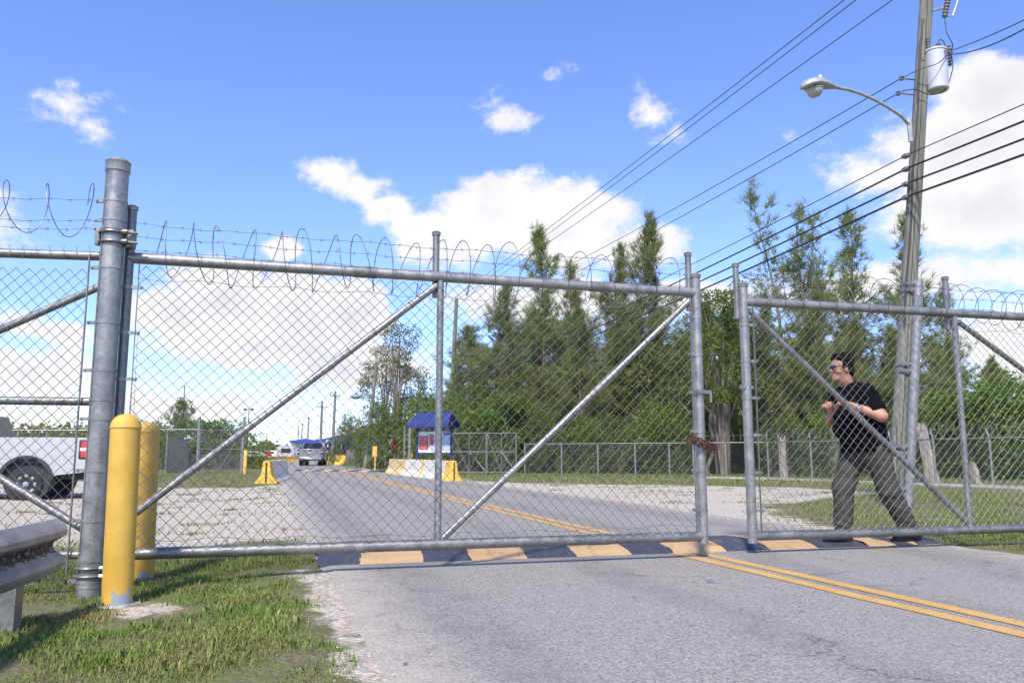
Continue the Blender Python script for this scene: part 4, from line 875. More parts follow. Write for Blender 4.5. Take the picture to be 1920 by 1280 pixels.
bro = [(1350, 535, 35, 6, .95, 'tall mottled broadleaf tree seen in the gap between the gate leaves'), (1312, 600, 40, 0, .9, 'leafy tree behind the end post of the closed leaf'), (1398, 590, 40, 0, .9, 'leafy tree behind the meeting post of the pushed leaf'), (1250, 640, 43, 1, 1.1, 'dark leafy tree behind the upper end of the long brace'),
 (745, 610, 60, 4, .95, 'sparse brown half-bare tree beyond the plank fence'), (722, 650, 64, 4, .85, 'second sparse brown tree beyond the plank fence'), (775, 690, 62, 4, .8, 'third sparse brown tree near the notice board'), (668, 785, 66, 5, .85, 'dark rounded bush over the plank fence'), (725, 770, 52, 5, .95, 'dark green bush behind the red sign'), (700, 800, 58, 2, 1.0, 'leafy bush by the leaning pole'), (650, 800, 74, 5, .9, 'small bush next to the blue canopy'),
 (880, 740, 42, 3, 1.0, 'bright green shrub behind the notice board gate'), (945, 745, 41, 2, 1.1, 'bright green shrub with broad leaves behind the frame gates'), (820, 745, 50, 2, 1.1, 'bright green shrub directly above the notice board roof'), (780, 760, 52, 3, 1.0, 'bright shrub left of the notice board roof'), (1010, 775, 40, 5, 1.0, 'dark shrub behind the first plain fence bays'), (1090, 790, 39, 3, .9, 'pale green shrub low behind the fence'), (1165, 785, 39, 5, .9, 'dark shrub low behind the middle fence bays'), (1235, 760, 38, 2, 1.0, 'bright green shrub before the dark trunks'), (1280, 790, 37, 3, .8, 'bright low shrub near the rusty chain'),
 (1850, 715, 31, 3, 1.2, 'bright green shrub behind the second gate brace'), (1800, 745, 31, 2, 1.0, 'bright green shrub behind the second gate upright'), (1920, 735, 30, 2, 1.1, 'bright green shrub at the outer end of the boundary fence'), (1990, 720, 30, 3, 1.2, 'bright shrub past the outer end of the boundary fence'), (1560, 760, 33, 3, .9, 'bright green shrub beside the man\'s hands'), (1470, 790, 33, 5, .8, 'dark shrub behind the pushed leaf meeting post'), (1640, 770, 33, 5, .9, 'dark shrub behind the man'), (1720, 780, 32, 5, .9, 'dark shrub by the tall pale stump'),
 (340, 748, 70, 1, .75, 'bright green pointed tree behind the slatted fence', ), (300, 792, 56, 3, 1.3, 'low green bush beside the yellow bollard top'), (400, 792, 54, 2, 1.4, 'rounded green bush behind the wire gate'), (440, 797, 55, 3, 1.3, 'rounded green bush behind the tall fence post'), (350, 790, 55, 5, 1.2, 'dark bush behind the slatted fence')]
for (px, ty, Y, v, wd, lab) in bro: plant(BV, v, BH[v], px, ty, Y, lab, 'tree' if BH[v] > 5 else 'shrub', GB, wd, name='broadleaf_tree' if BH[v] > 5 else 'shrub')
# understorey filling the foot of the wood
for i in range(34):
    px = 860 + i * 37 + random.uniform(-10, 10); Y = lerp(46, 33, min(1, i / 27)) + random.uniform(-1, 3); v = random.choice((3, 5, 5, 2))
    plant(BV, v, BH[v], px, random.uniform(775, 815), Y, 'green undergrowth at the foot of the wood behind the boundary fence', 'shrub', 'undergrowth at the foot of the wood', 1.25, name='shrub')
# bare trunks that show in the gap and stumps at the fence
for (px, ty, by, wpx, lab, st) in ((1339, 715, 889, 9, 'slim grey trunk between the gate leaves, nearer the chain', 0), (1360, 725, 889, 10, 'slim grey trunk between the gate leaves, nearer the pushed leaf', 0), (1330, 735, 889, 6, 'thinnest trunk beside the chained end post', 0)):
    g = G(px, by); Y = 36.0; b = Vector((at(px, 800, Y).x, Y, -.2)); t = at(px + random.uniform(-14, 14), ty, Y); r = wpx / FPX * Y / 2
    mb = MB(); mb.tube([lerp(b, t, s) + Vector((.16 * math.sin(s * 7 + px) + .07 * math.sin(s * 17 + px * 2), 0, 0)) for s in np.linspace(0, 1, 9)], [r * lerp(1.5, .7, s) for s in np.linspace(0, 1, 9)], 10); mb.tube([lerp(b, t, .55), lerp(b, t, .7) + Vector((.5, .1, .3)), lerp(b, t, .85) + Vector((.9, .1, .9))], [r * .6, r * .45, r * .3], 7); bt = empty('bare_tree', b, lab, 'tree'); mb.build('trunk', M_BARK, bt)
for (px, ty, by, wpx, lab) in ((1559, 797, 893, 21, 'thick pale dead stump right behind the man'), (1745, 800, 905, 19, 'tall pale dead stump past the utility pole'), (1467, 822, 896, 11, 'thin pale dead stump behind the pushed leaf'), (1828, 872, 908, 16, 'low leaning stump behind the fence past the gate upright')):
    g = G(px, by + 1); Y = g.y + .9; b = Vector((at(px, 850, Y).x, Y, -.1)); t = at(px, ty, Y); r = wpx / FPX * Y / 2
    mb = MB(); N_ = 14; vs = []; zz = np.linspace(-.1, t.z, 9)
    for i, z in enumerate(zz):
        for j in range(N_):
            a = 2 * math.pi * j / N_; k = r * (1.35 - .4 * min(1, i / 3)) * (1 + .14 * math.sin(a * 5 + px) + .06 * math.sin(a * 3 + i)); vs.append((b.x + k * math.cos(a) + .03 * i * math.sin(px), b.y + k * math.sin(a), z + (.12 * math.sin(a * 2 + px) if i == 8 else 0)))
    fs = [(i * N_ + j, i * N_ + (j + 1) % N_, (i + 1) * N_ + (j + 1) % N_, (i + 1) * N_ + j) for i in range(8) for j in range(N_)] + [tuple(8 * N_ + j for j in range(N_))]
    mb.add(vs, fs); tag(mb.build('tree_stump', M_STUMP, None), lab, 'stump', 'dead stumps along the boundary fence')
# far tree lines
def treeline(px0, px1, Y, hpx, n, label, m, leaf=.9):
    rg = np.random.default_rng(int(Y)); px = rg.uniform(px0, px1, n); x = (px - 960) / FPX * Y; base = np.array([at(500, hpx, Y).z]) ; hh = base * (.62 + .25 * np.sin(px * .09) + .13 * np.sin(px * .31 + 2)) ; z = hh * rg.uniform(0, 1, n) ** .8
    C = np.stack([x, Y + rg.normal(0, 5, n), z], 1); D = unit(rg.normal(0, 1, (n, 3))); S = unit(np.cross(D, rg.normal(0, 1, (n, 3)))); L = rg.uniform(.6, 1.3, n) * leaf; W = L * .7
    V = np.stack([C, C + D * L[:, None] * .5 - S * W[:, None] * .5, C + D * L[:, None], C + D * L[:, None] * .5 + S * W[:, None] * .5], 1).reshape(-1, 3)
    o = leafobj('far_trees', V, np.arange(4 * n).reshape(-1, 4), np.repeat(np.clip(.5 * np.sin(px * .2) * .5 + .4 + rg.normal(0, .15, n), 0, 1), 4), m, None); tag(o, label, 'trees')
treeline(-400, 330, 150, 792, 26000, 'far dark tree line behind the white pickup', M_PINE)
treeline(150, 720, 260, 829, 22000, 'far low tree line at the end of the road', M_PINE, 1.3)
treeline(2000, 3200, 120, 730, 16000, 'far trees past the boundary fence', M_PINE)
# ================================================================ boundary fence on the far side of the road
_panel = {}
def fence_panel(L, H, parent, A, B, z0):
    """woven mesh bay; bays of like size share one mesh"""
    key = (round(L, 1), round(H, 1))
    if key not in _panel:
        V, F_ = chainlink_np(key[0], key[1], .095, .0042, 3, .01, 4); o = from_np('mesh_bay', V, F_, M_WIRE); _panel[key] = o.data; COL.objects.unlink(o); bpy.data.objects.remove(o)
    o = bpy.data.objects.new('mesh_bay', _panel[key]); COL.objects.link(o); u = (B - A); o.parent = parent; o.matrix_parent_inverse = Matrix.Translation(-Vector(parent.location))
    o.location = (A.x, A.y, z0); o.rotation_euler = (0, 0, math.atan2(u.y, u.x)); o.scale = (L / key[0], 1, H / key[1]); o['kind'] = 'stuff'; return o
def fence_run(posts, H, label, arms=False, coil_on=False, sill=False, cat='fence', rail_mid=False, first_mesh=True, pr=.034, coil_label=None):
    ro = empty('boundary_fence', posts[0], label, cat)
    for i, p in enumerate(posts):
        mb = MB(); mb.tube([p + Vector((0, 0, -.1)), p + Vector((0, 0, H + .03))], pr, 10); mb.build('post', M_GALV, ro)
        if arms:
            for s in (-1, 1):
                mb = MB(); mb.tube([p + Vector((0, 0, H)), p + Vector((.05 * s, .24 * s, H + .28))], .02, 7); mb.build('angled_arm', M_GALV, ro)
    for a, b in zip(posts[:-1], posts[1:]):
        mb = MB(); mb.tube([a + Vector((0, 0, H)), b + Vector((0, 0, H))], .024, 8); mb.build('top_rail', M_GALV, ro)
        if rail_mid: mb = MB(); mb.tube([a + Vector((0, 0, H * .52)), b + Vector((0, 0, H * .52))], .02, 8); mb.build('middle_rail', M_GALV, ro)
        fence_panel((b - a).length, H - .08, ro, a, b, .05)
    if sill:
        mb = MB()
        for a, b in zip(posts[:-1], posts[1:]): mb.bar(a + Vector((0, 0, .0)), b + Vector((0, 0, .0)), .30, .10)
        mb.build('concrete_sill', M_CONCG, ro, smooth=False)
    if coil_on:
        for k, a in enumerate(range(len(posts) - 1)):
            pass
        mb = MB()
        for a, b in zip(posts[:-1], posts[1:]): coil(mb, a + Vector((0, 0, H + .22)), b + Vector((0, 0, H + .22)), .24, .24, r=.006, seed=int(a.x * 10), barbs=False)
        tag(mb.build('razor_wire_coil', M_WIRE, None), coil_label or 'coils of razor wire along the top of the boundary fence', 'wire coil')
        for k, (off, z_) in enumerate(((-.22, .26), (.22, .26))):
            mb = MB()
            for a, b in zip(posts[:-1], posts[1:]): mb.tube([a + Vector((0, off, H + z_)), b + Vector((0, off, H + z_))], .004, 4)
            mb.build('strand_wire', M_WIRE, ro)
    return ro
pA, pM, pB = G(985, 891), G(1440, 897.5), G(2100, 922)
HF = at(1440, 829, pM.y).z
ppx = [984, 1053, 1121, 1191, 1255, 1300]
def on_seg(a, b, px):
    u2 = Vector((b.x - a.x, b.y - a.y)).normalized(); s = along_line(a, u2, px, 860); return Vector((a.x + u2.x * s, a.y + u2.y * s, 0))
fence_run([on_seg(pA, pM, p) for p in ppx], HF, 'plain chain-link boundary fence behind the gravel, without razor wire', coil_on=False)
fence_run([on_seg(pA, pM, p) for p in (1304, 1361, 1400, 1440)] + [on_seg(pM, pB, p) for p in (1462, 1521, 1600, 1672, 1752, 1858, 1985, 2100)], HF, 'chain-link boundary fence with Y-shaped arms on a concrete sill behind the man', arms=True, coil_on=True, sill=True, coil_label='coils of razor wire along the boundary fence behind the man')
# framed wire gates left of the plain fence
def frame_gate(pxs, Y0, Y1, top_py, bot_z, label, name='wire_gate', cross=True, mat_=None, dens=True, base=0.0):
    a = at(pxs[0], 850, Y0); b = at(pxs[1], 850, Y1); a = Vector((a.x, a.y, base)); b = Vector((b.x, b.y, base)); H = at(pxs[0], top_py, Y0).z
    ro = empty(name, a, label, 'gate')
    z0 = base + bot_z
    for p in (a, b): mb = MB(); mb.tube([p + Vector((0, 0, -.1)), Vector((p.x, p.y, H + .03))], .04, 10); mb.build('upright', M_GALV_D, ro)
    for z in (z0, lerp(z0, H, .52), H): mb = MB(); mb.tube([Vector((a.x, a.y, z)), Vector((b.x, b.y, z))], .025, 8); mb.build('rail', M_GALV_D, ro)
    m_ = (a + b) / 2; mb = MB(); mb.tube([Vector((m_.x, m_.y, z0)), Vector((m_.x, m_.y, H))], .024, 8); mb.build('upright', M_GALV_D, ro)
    if cross:
        for (p, q) in ((a, m_), (b, m_)):
            mb = MB(); mb.tube([Vector((p.x, p.y, H)), Vector((q.x, q.y, z0))], .022, 8); mb.build('diagonal_brace', M_GALV_D, ro)
            mb = MB(); mb.tube([Vector((p.x, p.y, z0)), Vector((q.x, q.y, lerp(z0, H, .52)))], .022, 8); mb.build('diagonal_brace', M_GALV_D, ro)
    fence_panel((b - a).length, H - z0, ro, a, b, z0); return ro
frame_gate((848, 912), 36.5, 36, 812, .1, 'wire gate frame nearest the notice board'); frame_gate((913, 968), 36, 35.5, 812, .1, 'wire gate frame next to the plain fence')
for px, ty, lab in ((768, 788, 'galvanised post beside the notice board, left of its roof'), (758, 800, 'thin galvanised post further from the notice board')):
    Y = 38; b = at(px, 850, Y); t = at(px, ty, Y); mb = MB(); mb.tube([(b.x, Y, -.1), (b.x, Y, t.z)], .07 if px == 768 else .035, 12); pipe_cap(mb, (b.x, Y, t.z), .07 if px == 768 else .035, .03); tag(mb.build('fence_post', M_GALV, None), lab, 'post')
# left: slatted fence, wire gate and tall posts beyond the gravel lot
Yl = G(371, 884).y
def lp(px, Y): p = at(px, 850, Y); return Vector((p.x, Y, -.09))
HL = at(371, 805, Yl).z + .09
frame_gate((374, 452), Yl, Yl + 1, 806, .18, 'wire gate with diagonal braces beyond the gravel lot', base=-.09)
for px, ty, Y, r, lab in ((371, 783, Yl, .075, 'tall galvanised post at the near side of the far wire gate'), (455, 783, Yl + 1, .075, 'tall galvanised post at the road side of the far wire gate')):
    b = lp(px, Y); mb = MB(); mb.tube([b, Vector((b.x, b.y, at(px, ty, Y).z))], r, 14); pipe_cap(mb, (b.x, b.y, at(px, ty, Y).z), r, .04); tag(mb.build('fence_post', M_GALV, None), lab, 'post')
fence_run([lp(p, y) for p, y in ((296, Yl), (312, Yl), (371, Yl))], HL, 'short chain-link fence bay between the yellow bollard and the far wire gate')
sf = empty('slatted_fence', lp(314, Yl + .5), 'grey slatted fence running away behind the gravel lot', 'fence')
P0, P1s = lp(314, Yl + .5), lp(352, Yl + 9); P2s = lp(455, Yl + 12)
for (a, b, n, hh) in ((P0, P1s, 26, 1.8), (P1s, P2s, 34, .95)):
    for i in range(n):
        c = lerp(a, b, (i + .5) / n); L = (b - a).length / n * .62; u = (b - a).normalized()
        mb = MB(); mb.box(c + Vector((0, 0, hh / 2 + .03)), (L, .03, hh + random.uniform(-.03, .03)), Matrix.Rotation(math.atan2(u.y, u.x), 3, 'Z')); mb.build('slat', M_SLAT if a is P0 else M_PLANK, sf, smooth=False)
fence_run([Vector((at(p, 850, Y).x, Y, -.1)) for p, Y in ((-260, 34), (-130, 34), (-20, 34), (85, 34.2), (190, 34.4), (292, 34.6))], at(80, 806, 34).z + .1, 'chain-link fence behind the white pickup')

# ================================================================ concrete barriers
JP = [(-.30, 0), (.30, 0), (.30, .06), (.145, .28), (.085, .74), (-.085, .74), (-.145, .28), (-.30, .06)]
def barrier(A, B, label, mats, H=.74, ends=(.12, .12), group=None, wsc=1.0):
    A = Vector((A.x, A.y, 0)); B = Vector((B.x, B.y, 0)); u = (B - A).normalized(); n = Vector((-u.y, u.x, 0)); L = (B - A).length
    ro = empty('concrete_barrier', (A + B) / 2, label, 'barrier', group); pr = [(a * wsc, b * H / .74) for a, b in JP]; z = Vector((0, 0, -.02))
    s0, s1 = ends[0] * min(1, L / 3), L - ends[1] * min(1, L / 3)
    for nm, a, b, m_ in (('end_face', 0, s0, mats[1]), ('body', s0, s1, mats[0]), ('end_face', s1, L, mats[1])):
        if b - a < .005: continue
        mb = MB(); mb.prism(pr, A + u * (a + .001) + z, n, (0, 0, 1), u * (b - a - .002)); mb.build(nm, m_, ro, smooth=False, bevel=.02 if nm == 'body' else .012)
    mb = MB(); mb.tube([A + u * -.03 + Vector((0, 0, .03)), A + u * -.03 + Vector((0, 0, H * .9))], .02, 8); mb.build('joining_pin', M_RUST, ro); return ro
b0, b1 = G(851, 901), G(733, 886.5); bh = .68
barrier(b0, lerp(b0, b1, .36), 'white concrete barrier with a bright yellow end in front of the notice board', (M_CONC, M_CYEL), bh, (.8, .06), 'barriers in front of the notice board')
barrier(lerp(b0, b1, .365), lerp(b0, b1, .66), 'middle white concrete barrier in the row before the notice board', (M_CONC, M_CYEL), bh, (.25, .06), 'barriers in front of the notice board')
barrier(lerp(b0, b1, .665), b1, 'faded yellow and white barrier at the far end of the row before the notice board', (M_CTAN, M_CTAN), bh, (.1, .06), 'barriers in front of the notice board')
c0 = G(498, 906); barrier(c0, c0 + Vector((-.9, 5.2, 0)), 'yellow-ended white concrete barrier standing end-on at the edge of the road', (M_CONC, M_CYEL), .70, (.75, .1), wsc=1.05)
GF = 'yellow barriers round the far checkpoint'
for (p, q, H_, lab) in (((454, 876), (500, 874), .80, 'yellow barrier wall next to the short yellow post'), ((503, 871), (536, 869), .75, 'yellow barrier wall before the parked trailer'), ((537, 866), (562, 865.5), .7, 'yellow barrier wall beside the silver pickup'), ((606, 868), (627, 869), .72, 'yellow barrier at the wooden pole foot'), ((628, 871), (648, 871), .85, 'yellow barrier block beside the plank fence')):
    barrier(G(*p), G(*q), lab, (M_CYEL, M_CYEL), H_, (.1, .1), GF)

# ================================================================ notice board with blue roof
KY = 33.0; ka = at(783, 850, KY); kb = at(846, 850, KY - .5); KA = Vector((ka.x, ka.y, 0)); KB = Vector((kb.x, kb.y, 0)); ku = (KB - KA).normalized(); kn = Vector((ku.y, -ku.x, 0)); kl = (KB - KA).length
ks = empty('notice_board', (KA + KB) / 2, 'notice board on navy posts under a blue gable roof behind the concrete barriers', 'notice board')
KP = lambda s, z, o=0: KA + ku * s + kn * o + Vector((0, 0, z))
zr1, zr0 = at(815, 775, KY).z, at(815, 800, KY).z
for s in (0, kl): mb = MB(); mb.bar(KP(s, -.1), KP(s, zr1 - .1), .08, .08, kn); mb.build('post', M_BLUEMET, ks, smooth=False)
for sgn in (1, -1):
    mb = MB(); mb.prism([(-.20, 0), (kl + .14, 0), (kl + .0, 1), (-.03, 1)], KP(0, zr0, .62 * sgn), ku, KP(0, zr1, 0) - KP(0, zr0, .62 * sgn), Vector((0, 0, .035))); mb.build('roof_slope', M_ROOFB, ks, smooth=False)
    mb = MB(); mb.bar(KP(-.18, zr0 - .02, .6 * sgn), KP(kl + .12, zr0 - .02, .6 * sgn), .03, .09); mb.build('fascia', M_BLUEMET, ks, smooth=False)
for s in (0, kl):
    for sgn in (1, -1): mb = MB(); mb.bar(KP(s, zr0 + .02, .5 * sgn), KP(s, zr1 - .02, 0), .05, .06); mb.build('rafter', M_BLUEMET, ks, smooth=False)
zb1, zb0 = at(815, 809, KY).z, at(815, 848, KY).z
mb = MB(); mb.box(KP(kl / 2, (zb0 + zb1) / 2), (kl - .06, .03, zb1 - zb0), Matrix.Rotation(math.atan2(ku.y, ku.x), 3, 'Z')); bo = mb.build('board', M_WHITE, ks, smooth=False)
mb = MB(); mb.bar(KP(0, zb0 - .04), KP(kl, zb0 - .04), .05, .05); mb.bar(KP(0, zb1 + .04), KP(kl, zb1 + .04), .05, .05); mb.build('board_frame', M_BLUEMET, ks, smooth=False)
kw = kl - .06; kh = zb1 - zb0
for (u0, u1_, v0, v1, m_, nl) in ((.03, .32, .13, .80, M_RED, 7), (.35, .49, .34, .86, M_RED, 5), (.52, .66, .34, .86, M_BLUEP, 5), (.40, .60, .05, .30, M_LBLUEP, 2), (.78, .97, .80, .97, M_BLUEP, 1), (.76, .97, .10, .76, M_LBLUEP, 6)):
    s0_, s1_ = .03 + u0 * kw, .03 + u1_ * kw; z0_, z1_ = zb0 + v0 * kh, zb0 + v1 * kh
    mb = MB(); mb.bar(KP(s0_, (z0_ + z1_) / 2, .020), KP(s1_, (z0_ + z1_) / 2, .020), .006, z1_ - z0_); po = mb.build('poster', m_, bo, smooth=False)
    for i in range(nl):
        zz = lerp(z1_, z0_, (i + .7) / (nl + .4)); e = random.uniform(.62, .92); mb = MB(); mb.bar(KP(lerp(s0_, s1_, .5 - e / 2.1), zz, .024), KP(lerp(s0_, s1_, .5 + e / 2.1), zz, .024), .004, .010); mb.build('text_line', M_WHITE, bo, smooth=False)
# small roadside things
sp = lp(740, 44); st_ = empty('stop_sign', Vector((sp.x, 44, 0)), 'red road sign turned edge-on beside the dark bush', 'sign'); t = at(740, 838, 44)
mb = MB(); mb.tube([(t.x, 44, -.1), (t.x, 44, t.z + .2)], .03, 8); mb.build('pole', M_GALV, st_)
mb = MB(); o8 = [(.38 * math.cos(a), .38 * math.sin(a)) for a in np.linspace(math.pi / 8, 2 * math.pi + math.pi / 8, 9)[:-1]]; mb.prism(o8, (t.x, 44 - .04, t.z + .05), (.30, .95, 0), (0, 0, 1), (.01, -.003, 0)); mb.build('octagon_plate', M_RED, st_, smooth=False)
sp = G(703, 882); ys_ = empty('yellow_sign_post', Vector((sp.x, sp.y, 0)), 'narrow yellow marker on a post beside the folding barricade', 'sign')
mb = MB(); mb.tube([(sp.x, sp.y, -.1), (sp.x, sp.y, at(703, 840, sp.y).z)], .045, 10); mb.build('post', M_CYEL, ys_); mb = MB(); c = at(703, 846, sp.y); mb.box((c.x, sp.y - .05, c.z), (.24, .03, .55)); mb.build('plate', M_CYEL, ys_, smooth=False, bevel=.01)
bp = G(713, 874); bk = empty('folding_barricade', Vector((bp.x, bp.y, 0)), 'white folding barricade with orange stripes by the yellow marker', 'barricade')
for sgn in (-1, 1):
    for dx in (-.38, .38): mb = MB(); mb.bar((bp.x + dx, bp.y + .28 * sgn, 0), (bp.x + dx, bp.y, 1.05), .04, .06); mb.build('leg', M_WHITE, bk, smooth=False)
    for zz, f_ in ((.85, .19), (.5, .53)):
        for i in range(6): mb = MB(); x0 = bp.x - .45 + .15 * i; mb.box((x0 + .075, bp.y + .28 * sgn * f_ + .03 * sgn, zz), (.149, .025, .18)); mb.build('striped_board', M_ORANGE if i % 2 else M_WHITE, bk, smooth=False)
for px, py, ty, m_, lab in ((770, 884, 848, M_CYEL, 'short yellow post behind the far end of the barrier row'), (459, 885, 843, M_CYEL, 'short yellow post at the foot of the far wire gate')):
    g = G(px, py); mb = MB(); h = at(px, ty, g.y).z; mb.lathe([(.085, -.1), (.085, h - .05), (.06, h - .01), (0, h)], (g.x, g.y, 0), (0, 0, 1), 16); tag(mb.build('bollard', m_, None), lab, 'bollard')
# plank fence beyond
pf = empty('plank_fence', Vector((at(650, 850, 60).x, 60, 0)), 'grey plank fence between the yellow barrier block and the dark bush', 'fence'); a, b = at(649, 850, 62), at(706, 850, 54); a.z = b.z = 0
for i in range(28):
    c = lerp(a, b, (i + .5) / 28); mb = MB(); hh = 1.28 + random.uniform(-.05, .08); u = (b - a).normalized(); w_ = (b - a).length / 28 * .9; mb.prism([(-w_ / 2, 0), (w_ / 2, 0), (w_ / 2, hh - .06), (0, hh), (-w_ / 2, hh - .06)], c, u, (0, 0, 1), (0, .025, 0)); mb.build('plank', M_PLANK, pf, smooth=False)

# ================================================================ checkpoint canopies
def canopy(px0, px1, Y, eave_py, peak_py, depth, label, wall=True, peak=.45):
    a, b = at(px0, eave_py, Y), at(px1, eave_py, Y); ze = a.z; zp = at(px0, peak_py, Y).z; ro = empty('canopy', Vector(((a.x + b.x) / 2, Y + depth / 2, 0)), label, 'canopy', 'blue canopies at the checkpoint')
    for x in (a.x + .1, b.x - .1):
        for y in (Y + .1, Y + depth - .1): mb = MB(); mb.tube([(x, y, -.1), (x, y, ze)], .06, 8); mb.build('leg', M_LGREY, ro)
    cx0, cx1 = lerp(a.x, b.x, peak), lerp(a.x, b.x, peak + .12); cy = Y + depth / 2; e = .15
    vs = [(a.x - e, Y - e, ze), (b.x + e, Y - e, ze), (b.x + e, Y + depth + e, ze), (a.x - e, Y + depth + e, ze), (cx0, cy, zp), (cx1, cy, zp)]
    for f in ((0, 1, 5, 4), (1, 2, 5), (2, 3, 4, 5), (3, 0, 4)):
        mb = MB(); pv = [Vector(vs[i]) for i in f]; mb.add(pv + [p - Vector((0, 0, .03)) for p in pv], [tuple(range(len(f))), tuple(range(2 * len(f) - 1, len(f) - 1, -1))] + [(i, (i + 1) % len(f), (i + 1) % len(f) + len(f), i + len(f)) for i in range(len(f))]); mb.build('roof_panel', M_BLUE, ro, smooth=False)
    mb = MB()
    for (p, q) in (((a.x - e, Y - e), (b.x + e, Y - e)), ((a.x - e, Y - e), (a.x - e, Y + depth + e)), ((b.x + e, Y - e), (b.x + e, Y + depth + e))): mb.bar((p[0], p[1], ze - .17), (q[0], q[1], ze - .17), .03, .34)
    mb.build('valance', M_BLUE, ro, smooth=False)
    if wall: mb = MB(); mb.box(((a.x + b.x) / 2, Y + depth - .2, ze / 2), (b.x - a.x - .2, .05, ze)); mb.build('back_curtain', M_BLUE, ro, smooth=False)
    return ro
canopy(546, 580, 118, 826, 821, 7, 'broad blue canopy left of the silver pickup', peak=.4); canopy(585, 606, 114, 825, 822, 6, 'blue canopy above the silver pickup', peak=.1)
canopy(606, 642, 92, 823, 813, 7, 'taller blue canopy beside the wooden poles and bushes', peak=.55)
bth = empty('guard_booth', Vector((at(622, 850, 94).x, 94, 0)), 'dark guard booth under the taller blue canopy', 'booth'); bc = at(620, 850, 95)
mb = MB(); mb.box((bc.x, 96.5, 1.1), (1.9, 1.6, 2.2)); mb.build('wall', M_BLUEMET, bth, smooth=False, bevel=.03); mb = MB(); mb.box((bc.x, 95.68, 1.45), (1.4, .03, .8)); mb.build('window', M_GLASS, bth, smooth=False); mb = MB(); mb.box((bc.x, 96.5, 2.26), (2.1, 1.8, .1)); mb.build('roof', M_LGREY, bth, smooth=False)
mb = MB(); c = at(615, 828, 90); mb.tube([(c.x, 90, -.1), (c.x, 90, c.z)], .05, 8); mb.lathe([(0, -.1), (.22, -.06), (.25, .1), (.12, .22), (0, .25)], c, (0, 0, 1), 12); tag(mb.build('lamp_bollard', M_WHITE, None), 'slim white post lamp before the taller blue canopy', 'lamp')
mb = MB(); c = at(636, 853, 86); mb.lathe([(.25, .0), (.28, .35), (.28, .85), (.2, .95), (0, .98)], (c.x, 86, 0), (0, 0, 1), 16); tag(mb.build('barrel', M_BLUEP, None), 'light blue barrel behind the yellow barrier block', 'barrel')
def trailer(px, Y, label):
    c = at(px, 850, Y); ro = empty('white_trailer', Vector((c.x, Y, 0)), label, 'trailer')
    mb = MB(); mb.prism([(-1.2, .45), (1.2, .45), (1.25, 1.3), (1.0, 1.95), (.5, 2.15), (-.6, 2.15), (-1.15, 1.8), (-1.25, 1.2)], (c.x, Y, 0), (1, 0, 0), (0, 0, 1), (0, 3.4, 0)); mb.build('body', M_WPAINT, ro, bevel=.08)
    mb = MB(); mb.box((c.x + .05, Y - .01, 1.4), (1.3, .04, .6)); mb.build('window', M_GLASS, ro, smooth=False)
    for s in (-1, 1): mb = MB(); mb.lathe([(.0, -.1), (.33, -.1), (.33, .1), (0, .1)], (c.x + s * .95, Y + 1.5, .33), (1, 0, 0), 16); mb.build('wheel', M_BLACK, ro); mb = MB(); mb.box((c.x + s * .95, Y - .01, .8), (.2, .04, .22)); mb.build('tail_lamp', M_TAIL, ro, smooth=False)
trailer(535, 112, 'small white camper trailer beside the broad blue canopy')
for i, (px, w_, hh, m_) in enumerate(((475, 3.2, 1.4, M_WHITE), (492, 2.4, 1.5, M_RED), (506, 2.8, 1.6, M_WHITE), (517, 1.6, 1.8, M_RED), (463, 2.5, 1.2, M_LGREY))):
    Y = 140 + 6 * i; c = at(px, 850, Y); ro = empty('parked_vehicle', Vector((c.x, Y, 0)), f'tiny far parked {("white van", "red car", "white van", "red van", "grey car")[i]} {("left of the red car", "between two white vans", "next to the red van", "next to the white trailer", "nearest the short yellow post")[i]}', 'vehicle', 'far parked vehicles')
    mb = MB(); mb.prism([(-w_ / 2, .3), (w_ / 2, .3), (w_ / 2, hh * .6), (w_ * .32, hh), (-w_ * .36, hh), (-w_ / 2, hh * .62)], (c.x, Y, 0), (1, 0, 0), (0, 0, 1), (0, 1.7, 0)); mb.build('body', m_, ro, bevel=.08)
    mb = MB(); mb.box((c.x, Y - .01, hh * .78), (w_ * .55, .03, hh * .22)); mb.build('window', M_GLASS, ro, smooth=False)
    for s in (-1, 1): mb = MB(); mb.lathe([(0, -.1), (.3, -.1), (.3, .1), (0, .1)], (c.x + s * w_ * .3, Y + .1, .3), (0, 1, 0), 12); mb.build('wheel', M_BLACK, ro)

